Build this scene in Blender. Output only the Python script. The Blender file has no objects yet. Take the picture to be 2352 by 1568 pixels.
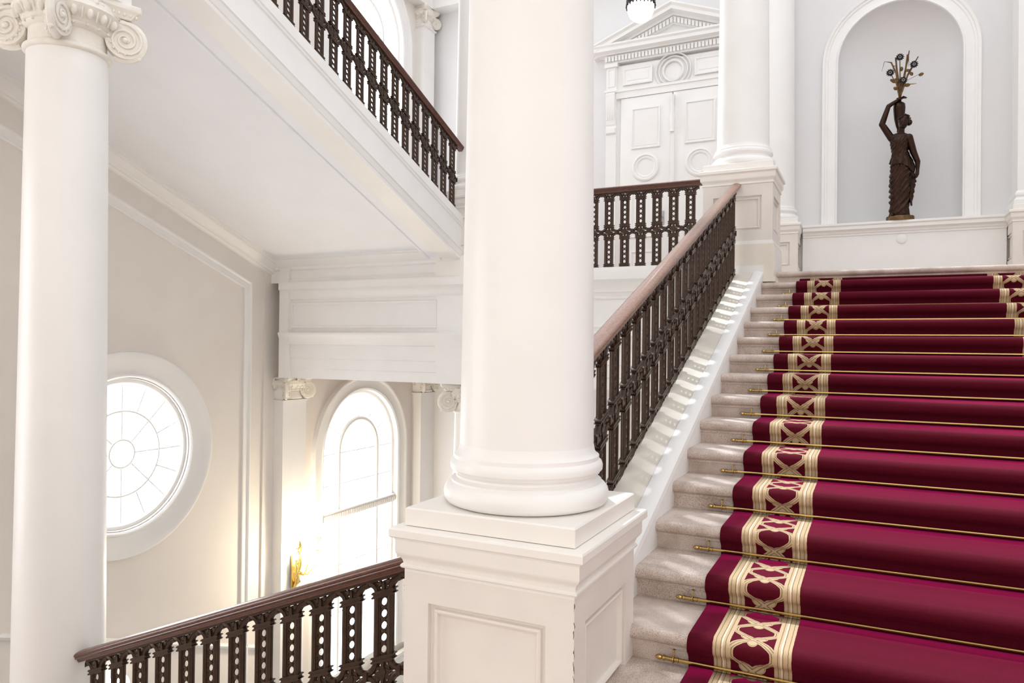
import bpy, math, random
from mathutils import Matrix, Vector
random.seed(7)
C = bpy.context.scene.collection
S = bpy.context.scene
PI = math.pi
# ------------------------------------------------------------------ camera
YAW, PIT, ROL, FPX = .45617, .0059144, .0109434, 1681.0
def _axes():
    F = Vector((-math.sin(YAW)*math.cos(PIT), math.cos(YAW)*math.cos(PIT), math.sin(PIT)))
    r = Vector((math.cos(YAW), math.sin(YAW), 0)); u = r.cross(F)
    return r*math.cos(ROL)+u*math.sin(ROL), -r*math.sin(ROL)+u*math.cos(ROL), F
R_, U_, F_ = _axes()
cam_d = bpy.data.cameras.new('camera'); cam = bpy.data.objects.new('camera', cam_d); C.objects.link(cam)
cam_d.sensor_fit = 'HORIZONTAL'; cam_d.sensor_width = 36; cam_d.lens = FPX/2352*36
cam_d.clip_start = .05; cam_d.clip_end = 200
cam.matrix_world = Matrix(((R_.x, U_.x, -F_.x, 0), (R_.y, U_.y, -F_.y, 0), (R_.z, U_.z, -F_.z, 0), (0, 0, 0, 1)))
S.camera = cam
# ------------------------------------------------------------------ world and light
S.view_settings.view_transform = 'Standard'; S.view_settings.look = 'None'
S.view_settings.gamma = 1; S.view_settings.exposure = 0.27
S.view_settings.use_curve_mapping = False
S.cycles.max_bounces = 8; S.cycles.diffuse_bounces = 6; S.cycles.glossy_bounces = 3
S.cycles.caustics_reflective = False; S.cycles.caustics_refractive = False
S.cycles.sample_clamp_indirect = 8
W = bpy.data.worlds.new('sky'); S.world = W; W.use_nodes = True
bg = W.node_tree.nodes['Background']; bg.inputs[0].default_value = (.92, .955, 1, 1); bg.inputs[1].default_value = 1.5
def area(name, loc, size, rot, power, col, sy=None):
    l = bpy.data.lights.new(name, 'AREA'); l.energy = power; l.color = col; l.size = size
    if sy: l.shape = 'RECTANGLE'; l.size_y = sy
    o = bpy.data.objects.new(name, l); C.objects.link(o); o.location = loc; o.rotation_euler = rot
    return o
sun_d = bpy.data.lights.new('sun', 'SUN'); sun_d.energy = 3.3; sun_d.angle = .05; sun_d.color = (.88, .93, 1)
sun = bpy.data.objects.new('sun', sun_d); C.objects.link(sun); sun.rotation_euler = Vector((.55, -.36, -1)).to_track_quat('-Z', 'Y').to_euler()
WIN_E = 3.0      # strength of the daylit window panes

# ------------------------------------------------------------------ materials
def mat(name, col, rough=.6, metal=0, noise=0, nscale=8, bump=0, bscale=60, spec=.5, coat=0, emit=0, ecol=None, sheen=0, col2=None):
    m = bpy.data.materials.new(name); m.use_nodes = True
    n = m.node_tree.nodes; l = m.node_tree.links; b = n['Principled BSDF']
    b.inputs['Base Color'].default_value = (*col, 1); b.inputs['Roughness'].default_value = rough
    b.inputs['Metallic'].default_value = metal; b.inputs['Specular IOR Level'].default_value = spec
    if coat: b.inputs['Coat Weight'].default_value = coat; b.inputs['Coat Roughness'].default_value = .15
    if sheen: b.inputs['Sheen Weight'].default_value = sheen; b.inputs['Sheen Roughness'].default_value = .4
    if emit:
        b.inputs['Emission Color'].default_value = (*(ecol or col), 1); b.inputs['Emission Strength'].default_value = emit
    tc = n.new('ShaderNodeTexCoord')
    if noise or col2:
        t = n.new('ShaderNodeTexNoise'); t.inputs['Scale'].default_value = nscale; t.inputs['Detail'].default_value = 4
        l.new(tc.outputs['Object'], t.inputs['Vector'])
        r = n.new('ShaderNodeValToRGB'); r.color_ramp.elements[0].position = .35; r.color_ramp.elements[1].position = .65
        c2 = col2 or tuple(c*(1-noise) for c in col)
        r.color_ramp.elements[0].color = (*c2, 1); r.color_ramp.elements[1].color = (*col, 1)
        l.new(t.outputs['Fac'], r.inputs['Fac']); l.new(r.outputs['Color'], b.inputs['Base Color'])
    if bump:
        t2 = n.new('ShaderNodeTexNoise'); t2.inputs['Scale'].default_value = bscale; t2.inputs['Detail'].default_value = 3
        l.new(tc.outputs['Object'], t2.inputs['Vector'])
        bp = n.new('ShaderNodeBump'); bp.inputs['Strength'].default_value = bump; bp.inputs['Distance'].default_value = .01
        l.new(t2.outputs['Fac'], bp.inputs['Height']); l.new(bp.outputs['Normal'], b.inputs['Normal'])
    return m
M_white = mat('white_paint', (.86, .845, .825), .45, noise=.025, nscale=3, bump=.08, bscale=40)
M_col = mat('column_paint', (.87, .855, .83), .4, noise=.03, nscale=2.5, bump=.06, bscale=30)
M_wall = mat('cream_wall_paint', (.80, .75, .70), .7, noise=.03, nscale=2, bump=.05, bscale=50)
M_upper = mat('pale_wall_paint', (.745, .735, .735), .7, noise=.02, nscale=2)
M_soffit = mat('cool_lit_soffit_paint', (.85, .86, .89), .6, noise=.02, nscale=2)  # white paint, bluish: cool light on the soffit put into the colour
M_cap = mat('capital_plaster', (.84, .80, .73), .6, noise=.06, nscale=20)
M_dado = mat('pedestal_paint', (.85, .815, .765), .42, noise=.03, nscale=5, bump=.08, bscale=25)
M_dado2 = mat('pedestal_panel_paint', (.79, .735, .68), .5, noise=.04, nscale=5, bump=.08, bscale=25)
M_chip = mat('chipped_paint', (.12, .07, .05), .8, noise=.4, nscale=60)
M_iron = mat('cast_bronze', (.055, .027, .013), .3, metal=.35, noise=.35, nscale=30, spec=.6)
def pane_mat():
    m = bpy.data.materials.new('window_daylight'); m.use_nodes = True; n = m.node_tree.nodes; l = m.node_tree.links; n.clear()
    o = n.new('ShaderNodeOutputMaterial'); a = n.new('ShaderNodeAddShader'); t = n.new('ShaderNodeBsdfTransparent'); e = n.new('ShaderNodeEmission')
    z = n.new('ShaderNodeTexNoise'); z.inputs['Scale'].default_value = .6; r = n.new('ShaderNodeValToRGB'); r.color_ramp.elements[0].color = (.88, .93, 1, 1); r.color_ramp.elements[1].color = (.97, .99, 1, 1)
    l.new(z.outputs['Fac'], r.inputs[0]); l.new(r.outputs[0], e.inputs[0])
    t.inputs[0].default_value = (.8, .8, .8, 1); e.inputs[1].default_value = WIN_E
    l.new(t.outputs[0], a.inputs[0]); l.new(e.outputs[0], a.inputs[1]); l.new(a.outputs[0], o.inputs[0]); return m
M_glow = pane_mat()
M_glow3 = mat('left_fill_glow', (1, 1, 1), .3, emit=3.6, ecol=(.94, .96, 1))  # glow of the added, out-of-view fill window on the left wall
M_glow2 = mat('front_fill_glow', (1, 1, 1), .3, emit=1.0, ecol=(1, .95, .88))  # glow of the added fill window behind the camera
M_bronze = mat('statue_bronze', (.04, .017, .009), .26, metal=.75, noise=.4, nscale=14, bump=.15, bscale=40)
M_gilt = mat('gilt_bronze', (.17, .10, .045), .35, metal=.8, noise=.4, nscale=25)
M_dark = mat('dark_bronze', (.02, .012, .01), .4, metal=.5, noise=.3, nscale=20)
M_brass = mat('brass', (.62, .43, .16), .22, metal=1, noise=.1, nscale=9)
M_gold = mat('gold', (.85, .62, .22), .25, metal=1, noise=.15, nscale=20)
M_globe = mat('lamp_glass', (1, 1, 1), .3, emit=4, ecol=(1, .98, .95), noise=.01, nscale=5)
M_bulb = mat('bulb_glass', (1, .95, .85), .3, emit=60, ecol=(1, .86, .62), noise=.01)
M_nickel = mat('nickel', (.55, .55, .58), .3, metal=1, noise=.05)
M_hall = mat('hall_stone', (.80, .80, .80), .5, noise=.2, nscale=6)
def wood_mat(name, c1, c2, rough):
    m = mat(name, c1, rough, spec=.6, coat=.5)
    n = m.node_tree.nodes; l = m.node_tree.links; b = n['Principled BSDF']
    tc = n.new('ShaderNodeTexCoord'); mp = n.new('ShaderNodeMapping'); mp.inputs['Scale'].default_value = (14, 1.2, 14)
    t = n.new('ShaderNodeTexNoise'); t.inputs['Scale'].default_value = 6; t.inputs['Detail'].default_value = 8
    r = n.new('ShaderNodeValToRGB'); r.color_ramp.elements[0].color = (*c2, 1); r.color_ramp.elements[1].color = (*c1, 1)
    r.color_ramp.elements[0].position = .38; r.color_ramp.elements[1].position = .62
    l.new(tc.outputs['Object'], mp.inputs[0]); l.new(mp.outputs[0], t.inputs['Vector']); l.new(t.outputs['Fac'], r.inputs[0]); l.new(r.outputs[0], b.inputs['Base Color'])
    return m
M_wood = wood_mat('dark_rail_wood', (.13, .035, .015), (.07, .018, .008), .3)
M_wood2 = wood_mat('light_rail_wood', (.25, .115, .065), (.17, .07, .038), .33)
def stone_mat():
    m = mat('speckled_stone', (.66, .58, .50), .62)
    n = m.node_tree.nodes; l = m.node_tree.links; b = n['Principled BSDF']
    tc = n.new('ShaderNodeTexCoord')
    a = n.new('ShaderNodeTexNoise'); a.inputs['Scale'].default_value = 340; a.inputs['Detail'].default_value = 2
    c = n.new('ShaderNodeTexNoise'); c.inputs['Scale'].default_value = 7; c.inputs['Detail'].default_value = 5
    l.new(tc.outputs['Object'], a.inputs['Vector']); l.new(tc.outputs['Object'], c.inputs['Vector'])
    r = n.new('ShaderNodeValToRGB'); e = r.color_ramp.elements
    e[0].position = .30; e[0].color = (.22, .16, .12, 1); e[1].position = .43; e[1].color = (.53, .43, .37, 1)
    x = e.new(.58); x.color = (.72, .62, .56, 1)
    l.new(a.outputs['Fac'], r.inputs[0])
    r2 = n.new('ShaderNodeValToRGB'); r2.color_ramp.elements[0].position = .3; r2.color_ramp.elements[0].color = (.72, .68, .64, 1)
    r2.color_ramp.elements[1].position = .6; r2.color_ramp.elements[1].color = (1, 1, 1, 1); l.new(c.outputs['Fac'], r2.inputs[0])
    mx = n.new('ShaderNodeMix'); mx.data_type = 'RGBA'; mx.blend_type = 'MULTIPLY'; mx.inputs[0].default_value = 1
    l.new(r.outputs[0], mx.inputs[6]); l.new(r2.outputs[0], mx.inputs[7]); l.new(mx.outputs[2], b.inputs['Base Color'])
    bp = n.new('ShaderNodeBump'); bp.inputs['Strength'].default_value = .35; bp.inputs['Distance'].default_value = .004
    l.new(a.outputs['Fac'], bp.inputs['Height']); l.new(bp.outputs[0], b.inputs['Normal'])
    return m
M_stone = stone_mat()
M_marble = mat('string_marble', (.80, .745, .65), .4, noise=.06, nscale=4, bump=.05, bscale=30)

class X:      # tiny expression builder over math nodes
    nt = None
    def __init__(s, v): s.v = v
    @staticmethod
    def w(a): return a if isinstance(a, X) else X(a)
    @staticmethod
    def op(o, *a, clamp=False):
        n = X.nt.nodes.new('ShaderNodeMath'); n.operation = o; n.use_clamp = clamp
        for i, q in enumerate(a):
            q = X.w(q)
            if isinstance(q.v, (int, float)): n.inputs[i].default_value = q.v
            else: X.nt.links.new(q.v, n.inputs[i])
        return X(n.outputs[0])
    def __add__(s, o): return X.op('ADD', s, o)
    def __sub__(s, o): return X.op('SUBTRACT', s, o)
    def __rsub__(s, o): return X.op('SUBTRACT', o, s)
    def __mul__(s, o): return X.op('MULTIPLY', s, o)
    def __truediv__(s, o): return X.op('DIVIDE', s, o)
    __radd__ = __add__; __rmul__ = __mul__
    def abs(s): return X.op('ABSOLUTE', s)
    def lt(s, o): return X.op('LESS_THAN', s, o)
    def gt(s, o): return X.op('GREATER_THAN', s, o)
    def mx(s, o): return X.op('MAXIMUM', s, o)
    def mn(s, o): return X.op('MINIMUM', s, o)
def carpet_mat(cx):
    m = bpy.data.materials.new('crimson_carpet'); m.use_nodes = True; nt = m.node_tree; X.nt = nt
    b = nt.nodes['Principled BSDF']; b.inputs['Roughness'].default_value = .85
    b.inputs['Sheen Weight'].default_value = .55; b.inputs['Sheen Roughness'].default_value = .28
    b.inputs['Sheen Tint'].default_value = (.85, .02, .22, 1); b.inputs['Specular IOR Level'].default_value = .15
    uv = nt.nodes.new('ShaderNodeUVMap'); sp = nt.nodes.new('ShaderNodeSeparateXYZ'); nt.links.new(uv.outputs[0], sp.inputs[0])
    u, v = X(sp.outputs[0]), X(sp.outputs[1])
    nz = nt.nodes.new('ShaderNodeTexNoise'); nz.inputs['Scale'].default_value = 60; nt.links.new(uv.outputs[0], nz.inputs['Vector'])
    wob = (X(nz.outputs['Fac'])-.5)*.0035
    f0 = .384-(-.454)               # distance of each border's middle from the carpet's middle
    e = (u.abs()-f0)+wob; ea = e.abs()      # e: across a border band, ea 0 at its middle
    P = .200
    vv = v/P; k = X.op('FRACT', vv)-.5; ka = k.abs()     # crossing at k=0
    half = .091
    sn = X.op('SINE', ka*PI)*.35+(ka*2.5).mn(1)*.65
    rib = (ea-sn*half).abs()
    slope = X.op('SQRT', 1+X.op('POWER', X.op('COSINE', ka*PI)*(half*PI/P), 2))
    d = rib/slope
    infield = ea.lt(half)
    ribm = d.lt(.0155)*infield; ribd = ((d-.007).abs().lt(.0022))*infield
    # leaf knot at each crossing
    y = k*P
    r = X.op('SQRT', e*e+y*y); th = X.op('ARCTAN2', e, 0-y)
    lobe = .018+.044*X.op('POWER', X.op('COSINE', th*1.5).abs(), 1.3)
    knot = r.lt(lobe); knotd = (r-lobe+.005).abs().lt(.0014)
    band = ea.gt(half)*ea.lt(half+.072)
    bw = (ea-half)/.072
    st = X.op('FRACT', bw*3.5+.25)
    bline = st.lt(.16)*band
    bl2 = (bw-.43).abs().lt(.045)*band
    tan = band.mx(ribm).mx(knot)
    darkl = bline.mx(ribd).mx(knotd)
    def col(c):
        q = nt.nodes.new('ShaderNodeRGB'); q.outputs[0].default_value = (*c, 1); return q.outputs[0]
    def mixc(f, a, c):
        q = nt.nodes.new('ShaderNodeMix'); q.data_type = 'RGBA'; nt.links.new(f.v, q.inputs[0]); nt.links.new(a, q.inputs[6]); nt.links.new(c, q.inputs[7]); return q.outputs[2]
    base = mixc(X(nz.outputs['Fac']), col((.062, .0005, .006)), col((.095, .0008, .011)))
    o = mixc(tan, base, col((.52, .385, .235)))
    o = mixc(bl2, o, col((.74, .62, .46)))
    o = mixc(darkl, o, col((.23, .15, .085)))
    nt.links.new(o, b.inputs['Base Color'])
    shn = 1-tan
    nt.links.new((shn*.8).v, b.inputs['Sheen Weight'])
    n2 = nt.nodes.new('ShaderNodeTexNoise'); n2.inputs['Scale'].default_value = 420; nt.links.new(uv.outputs[0], n2.inputs['Vector'])
    h = X(n2.outputs['Fac'])*.4+tan*.6
    bp = nt.nodes.new('ShaderNodeBump'); bp.inputs['Strength'].default_value = .5; bp.inputs['Distance'].default_value = .004
    nt.links.new(h.v, bp.inputs['Height']); nt.links.new(bp.outputs[0], b.inputs['Normal'])
    return m

# ------------------------------------------------------------------ mesh helpers
class MB:
    def __init__(s): s.v = []; s.f = []; s.uv = None
    def add(s, vs, fs, flip=False):
        o = len(s.v); s.v += [tuple(p) for p in vs]
        s.f += [tuple(o+i for i in (reversed(f) if flip else f)) for f in fs]
    def box(s, x0, x1, y0, y1, z0, z1):
        s.add([(x0, y0, z0), (x1, y0, z0), (x1, y1, z0), (x0, y1, z0), (x0, y0, z1), (x1, y0, z1), (x1, y1, z1), (x0, y1, z1)],
              [(0, 3, 2, 1), (4, 5, 6, 7), (0, 1, 5, 4), (1, 2, 6, 5), (2, 3, 7, 6), (3, 0, 4, 7)])
    def prism(s, poly, fn, a, b, cap=True):       # poly of 2-D points, fn(p, q, t) -> xyz
        n = len(poly); vs = [fn(p, q, a) for p, q in poly]+[fn(p, q, b) for p, q in poly]
        fs = [(i, (i+1) % n, (i+1) % n+n, i+n) for i in range(n)]
        if cap: fs += [tuple(range(n))[::-1], tuple(range(n, 2*n))]
        s.add(vs, fs)
    def grid(s, rows, closed_u=False, closed_v=False, flip=False):
        nr = len(rows); nc = len(rows[0]); vs = [p for r in rows for p in r]; fs = []
        for i in range(nr if closed_v else nr-1):
            for j in range(nc if closed_u else nc-1):
                a = i*nc+j; b = i*nc+(j+1) % nc; c = ((i+1) % nr)*nc+(j+1) % nc; d = ((i+1) % nr)*nc+j
                fs.append((a, b, c, d))
        s.add(vs, fs, flip)
    def lathe(s, prof, c=(0, 0, 0), n=40, caps=True, sx=1, sy=1):
        rows = [[(c[0]+r*sx*math.cos(2*PI*k/n), c[1]+r*sy*math.sin(2*PI*k/n), c[2]+z) for k in range(n)] for r, z in prof]
        s.grid(rows, closed_u=True)
        o = len(s.v)-n*len(prof)
        if caps:
            s.f.append(tuple(o+k for k in range(n))[::-1]); s.f.append(tuple(o+n*(len(prof)-1)+k for k in range(n)))
    def sq(s, prof, cx, cy, ax=1, ay=1):        # stacked squares (half, z)
        rows = []
        for h, z in prof:
            hx, hy = h*ax, h*ay
            rows.append([(cx-hx, cy-hy, z), (cx+hx, cy-hy, z), (cx+hx, cy+hy, z), (cx-hx, cy+hy, z)])
        s.grid(rows, closed_u=True); o = len(s.v)-4*len(prof)
        s.f.append((o+3, o+2, o+1, o)); q = o+4*(len(prof)-1); s.f.append((q, q+1, q+2, q+3))
    def tube(s, pts, r, n=8, cap=True, sq=1.0, up=None):
        P = [Vector(p) for p in pts]; m = len(P)
        R = r if isinstance(r, (list, tuple)) else [r]*m
        rows = []; prev = None
        for i, p in enumerate(P):
            t = (P[min(i+1, m-1)]-P[max(i-1, 0)]);
            if t.length < 1e-9: t = Vector((0, 0, 1))
            t.normalize()
            if prev is None:
                a = Vector(up) if up else (Vector((0, 0, 1)) if abs(t.z) < .9 else Vector((1, 0, 0)))
            else: a = prev
            a = (a-t*a.dot(t));
            if a.length < 1e-6: a = t.orthogonal()
            a.normalize(); b = t.cross(a); prev = a
            rows.append([tuple(p+a*(R[i]*math.cos(2*PI*k/n))+b*(R[i]*sq*math.sin(2*PI*k/n))) for k in range(n)])
        o = len(s.v); s.grid(rows, closed_u=True)
        if cap:
            s.f.append(tuple(o+k for k in range(n))[::-1]); s.f.append(tuple(o+n*(m-1)+k for k in range(n)))
    def ball(s, c, rx, ry=None, rz=None, n=10, m=7, rot=None):
        ry = rx if ry is None else ry; rz = rx if rz is None else rz
        rows = []
        for i in range(m+1):
            ph = PI*i/m; ro = []
            for k in range(n):
                a = 2*PI*k/n; p = Vector((rx*math.sin(ph)*math.cos(a), ry*math.sin(ph)*math.sin(a), -rz*math.cos(ph)))
                if rot: p = rot @ p
                ro.append((c[0]+p.x, c[1]+p.y, c[2]+p.z))
            rows.append(ro)
        s.grid(rows, closed_u=True)
    def sweep(s, path, prof, nrm, closed=False, cap=True):   # prof (a,b): a along cross(tangent,nrm), b along nrm
        N = Vector(nrm).normalized(); P = [Vector(p) for p in path]; m = len(P); rows = []
        for i, p in enumerate(P):
            if closed: t1 = (p-P[i-1]).normalized(); t2 = (P[(i+1) % m]-p).normalized()
            else:
                t1 = (p-P[i-1]).normalized() if i else (P[1]-p).normalized()
                t2 = (P[i+1]-p).normalized() if i < m-1 else t1
            q1 = t1.cross(N).normalized(); q2 = t2.cross(N).normalized()
            mi = (q1+q2)/max(.2, 1+q1.dot(q2))
            rows.append([tuple(p+mi*a+N*b) for a, b in prof])
        o = len(s.v); k = len(prof); s.grid(rows, closed_v=closed)
        if cap and not closed:
            s.f.append(tuple(o+j for j in range(k))); s.f.append(tuple(o+k*(m-1)+j for j in range(k))[::-1])
    def rings(s, o, u, v, w, h, rg):         # rect panel: rg list of (inset, depth along n=u x v)
        o = Vector(o); u = Vector(u).normalized(); v = Vector(v).normalized(); n = u.cross(v); rows = []
        for ins, d in rg:
            rows.append([tuple(o+u*a+v*b+n*d) for a, b in ((ins, ins), (w-ins, ins), (w-ins, h-ins), (ins, h-ins))])
        q = len(s.v); s.grid(rows, closed_u=True); e = q+4*(len(rg)-1); s.f.append((e, e+1, e+2, e+3))
    def mesh(s, name, m, smooth=30):
        me = bpy.data.meshes.new(name); me.from_pydata(s.v, [], s.f); me.materials.append(m); me.update()
        if smooth:
            me.polygons.foreach_set('use_smooth', [True]*len(me.polygons)); me.set_sharp_from_angle(angle=math.radians(smooth))
        return me
    def build(s, name, m, parent=None, smooth=30, loc=None, fix=True):
        if fix:
            import bmesh
            me = s.mesh(name, m, 0); bm = bmesh.new(); bm.from_mesh(me); bmesh.ops.recalc_face_normals(bm, faces=bm.faces); bm.to_mesh(me); bm.free()
            if smooth:
                me.polygons.foreach_set('use_smooth', [True]*len(me.polygons)); me.set_sharp_from_angle(angle=math.radians(smooth))
        else: me = s.mesh(name, m, smooth)
        return link(name, me, parent, loc)
def link(name, me, parent=None, loc=None):
    o = bpy.data.objects.new(name, me); C.objects.link(o)
    if parent: o.parent = parent
    if loc: o.location = loc
    return o
def tag(o, label=None, cat=None, group=None, kind=None):
    if label: o['label'] = label
    if cat: o['category'] = cat
    if group: o['group'] = group
    if kind: o['kind'] = kind
    return o
def thing(name, label, cat, group=None, loc=(0, 0, 0), rz=0):
    o = bpy.data.objects.new(name, None); C.objects.link(o); o.location = loc; o.rotation_euler = (0, 0, rz); o.empty_display_size = .1
    return tag(o, label, cat, group)
def struct(o): o['kind'] = 'structure'; return o
def copy_tree(o, parent=None):
    c = o.copy(); C.objects.link(c); c.parent = parent
    for ch in list(o.children): copy_tree(ch, c)
    return c
def arc(cx, cz, r, a0, a1, n): return [(cx+r*math.cos(a0+(a1-a0)*k/n), cz+r*math.sin(a0+(a1-a0)*k/n)) for k in range(n+1)]

# ------------------------------------------------------------------ key dimensions
M = .394                          # slope of the flights
T, RI = .3926, .1547              # tread, riser
Y0, ZU = 8.7984, .8746            # edge and level of the upper landing
ZL = -1.91                        # lower landing
XW = -8.45                        # wall with the windows
YB = 13.1                         # back wall
HALL = -7.1
XS0, XS1 = -1.087, 1.855          # ends of the red flight's steps
CXX = .384                        # middle of the carpet
GY = lambda y: ZU+M*(y-Y0)        # nosing line

# ------------------------------------------------------------------ structure
def wall_cells(mb, fn, a0, a1, b0, b1, ops, seg=48):
    """plane fn(a,b,depth); ops: ('c',a,b,r) or ('a',a,bspring,r,bbottom)"""
    cells = []
    for o in ops:
        if o[0] == 'c': _, a, b, r = o; cells.append((a-r-.1, a+r+.1, b-r-.1, b+r+.1, o))
        else: _, a, b, r, bb = o; cells.append((a-r, a+r, bb, b+r+.1, o))
    A = sorted({a0, a1, *[c[0] for c in cells], *[c[1] for c in cells]}); B = sorted({b0, b1, *[c[2] for c in cells], *[c[3] for c in cells]})
    for i in range(len(A)-1):
        for j in range(len(B)-1):
            ma, mb_ = (A[i]+A[i+1])/2, (B[j]+B[j+1])/2
            if any(c[0] < ma < c[1] and c[2] < mb_ < c[3] for c in cells): continue
            mb.add([fn(A[i], B[j], 0), fn(A[i+1], B[j], 0), fn(A[i+1], B[j+1], 0), fn(A[i], B[j+1], 0)], [(0, 1, 2, 3)])
    for c in cells:
        o = c[4]
        if o[0] == 'c':
            _, a, b, r = o; h = r+.1; inn, out = [], []
            for k in range(seg):
                t = 2*PI*(k+.5)/seg; ct, st = math.cos(t), math.sin(t); q = h/max(abs(ct), abs(st))
                inn.append(fn(a+r*ct, b+r*st, 0)); out.append(fn(a+q*ct, b+q*st, 0))
            # corners are closed by small extra triangles
            mb.grid([inn, out], closed_u=True)
            for sx, sz in ((1, 1), (-1, 1), (-1, -1), (1, -1)):
                t = math.atan2(sz, sx); k = int((t % (2*PI))/(2*PI/seg)-.5); t1 = 2*PI*(k+.5)/seg; t2 = 2*PI*(k+1.5)/seg
                def ed(t): ct, st = math.cos(t), math.sin(t); q = h/max(abs(ct), abs(st)); return fn(a+q*ct, b+q*st, 0)
                mb.add([ed(t1), fn(a+sx*h, b+sz*h, 0), ed(t2)], [(0, 1, 2)])
            mb.grid([inn, [fn(a+r*math.cos(2*PI*(k+.5)/seg), b+r*math.sin(2*PI*(k+.5)/seg), -.3) for k in range(seg)]], closed_u=True)
        else:
            _, a, b, r, bb = o; top = b+r+.1; n = seg//2
            pin = [(a+r*math.cos(PI*k/n), b+r*math.sin(PI*k/n)) for k in range(n+1)]
            pout = [(p, top) for p, q in pin]
            mb.grid([[fn(p, q, 0) for p, q in pin], [fn(p, q, 0) for p, q in pout]])
            path = [(a+r, bb)]+pin+[(a-r, bb)]
            mb.grid([[fn(p, q, 0) for p, q in path], [fn(p, q, -.3) for p, q in path]])
            mb.add([fn(a+r, bb, 0), fn(a-r, bb, 0), fn(a-r, bb, -.3), fn(a+r, bb, -.3)], [(0, 1, 2, 3)])
WC = (6.16, -1.423, .97)                      # round window centre (y,z) and opening radius
AW = (10.95, -1.93, 1.09, -5.95)              # lower arched window: y, spring, r, bottom
UW = (10.98, 5.92, 1.09, 2.05)                # upper arched window
mb = MB(); fl = lambda a, b, d: (XW+d, a, b)
wall_cells(mb, fl, -4.2, YB+.2, HALL, 9.0, [('c', WC[0], WC[1], WC[2]), ('a', AW[0], AW[1], AW[2], AW[3]), ('a', UW[0], UW[1], UW[2], UW[3])])
struct(mb.build('wall_left', M_wall, smooth=0))
# closing planes a little outside the reveals
mb = MB(); NX0, NZ0, NR = .36, 4.67, .875     # niche centre x, spring, radius
fb = lambda a, b, d: (a, YB-d, b)
def back():
    mb = MB(); A0, A1 = XW-.3, 7.0
    zb = 2.03
    wall_cells(mb, lambda a, b, d: (a, YB-d*0, b), A0, A1, HALL, 9.0, [('a', NX0, NZ0, NR, zb)])
    mb2 = MB()
    n = 24; rows = []
    # concave niche: half cylinder of shallow depth with a half dome
    D = .5
    zs = [zb+(NZ0-zb)*k/6 for k in range(7)]
    for z in zs: rows.append([(NX0+NR*math.cos(PI*k/n), YB+D*math.sin(PI*k/n), z) for k in range(n+1)])
    for j in range(1, 13):
        e = PI/2*j/12; rr = NR*math.cos(e)
        rows.append([(NX0+rr*math.cos(PI*k/n), YB+D*math.cos(e)*math.sin(PI*k/n), NZ0+NR*math.sin(e)) for k in range(n+1)])
    mb2.grid(rows)
    # niche floor
    mb2.add([(NX0+NR*math.cos(PI*k/n), YB+D*math.sin(PI*k/n), zb) for k in range(n+1)], [tuple(range(n+1))])
    q = mb.build('wall_back', M_upper, smooth=0, fix=False); struct(q)
    struct(mb2.build('wall_niche', M_upper, smooth=60, fix=False))
back()
mb = MB(); mb.box(7, 7.2, -4.2, YB+.2, HALL, 9); struct(mb.build('wall_right', M_upper, smooth=0))
mb = MB(); mb.box(XW-.2, 7.2, -4.4, -4.2, HALL, 9); struct(mb.build('wall_front', M_wall, smooth=0))
mb = MB()
for b in ((XW-.2, 7.2, -4.2, -1.5), (XW-.2, 7.2, 12.2, YB+.2), (XW-.2, -6.6, -1.5, 12.2), (5.2, 7.2, -1.5, 12.2)):
    mb.box(b[0], b[1], b[2], b[3], 9, 9.3)
struct(mb.build('ceiling', M_white, smooth=0))
mb = MB(); mb.box(XW-.3, 7.2, -4.3, YB+.3, HALL-.3, HALL); struct(mb.build('floor', M_hall, smooth=0))

# window archivolts, dado and pilaster trims on the left wall
def arch_path(a, b, r, bb, n=40, x=XW):
    return [(x, a+r, bb)]+[(x, a+r*math.cos(PI*k/n), b+r*math.sin(PI*k/n)) for k in range(n+1)]+[(x, a-r, bb)]
ARCHV = [(.0, .0), (.0, .05), (.035, .065), (.05, .045), (.06, .045), (.14, .05), (.2, .06), (.235, .09), (.265, .09), (.275, .03), (.275, .0)]
def casing(name, a, b, r, bb, prof=ARCHV):
    m_ = MB(); pth = arch_path(a, b, r, bb)
    # cross(tangent, +x): path runs counter-clockwise seen from +x, outward = tangent x normal
    m_.sweep(pth, prof, (1, 0, 0)); return m_
casing('t', *AW).build('trim_1', M_white).__setitem__('kind', 'structure')
casing('t', *UW).build('trim_2', M_white).__setitem__('kind', 'structure')
mb = MB()
prof = [(0, -.03), (0, .03), (.02, .045), (.04, .045), (.055, .025), (.075, .03), (.15, .04), (.235, .065), (.3, .085), (.325, .08), (.33, .03), (.33, -.02)]
mb.sweep([(XW, WC[0]+WC[2]*math.cos(2*PI*k/72), WC[1]+WC[2]*math.sin(2*PI*k/72)) for k in range(72)], prof, (1, 0, 0), closed=True)
struct(mb.build('trim_3', M_white))
# ---- windows
def ringbar(mb, x, a, b, r, w, d, n=64, a0=0, a1=2*PI):
    clo = abs(a1-a0-2*PI) < 1e-6; m_ = n if clo else n+1
    pth = [(x, a+r*math.cos(a0+(a1-a0)*k/n), b+r*math.sin(a0+(a1-a0)*k/n)) for k in range(m_)]
    mb.sweep(pth, [(-w, -d), (-w, d*.4), (-w*.4, d), (w*.4, d), (w, d*.4), (w, -d)], (1, 0, 0), closed=clo)
def bar(mb, x, p, q, w, d): mb.sweep([(x, *p), (x, *q)], [(-w, -d), (-w, d*.4), (-w*.4, d), (w*.4, d), (w, d*.4), (w, -d)], (1, 0, 0))
wr = tag(thing('window_1', None, None, loc=(0, 0, 0)), kind='structure')
xg = XW-.075
mb = MB(); a, b = WC[0], WC[1]; mb.lathe([(.9, 0), (.9, .02)], n=72); mb.v = [(xg-.03+z, a+x, b+y) for x, y, z in mb.v]
mb.build('pane', M_glow, wr, 0)
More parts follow.
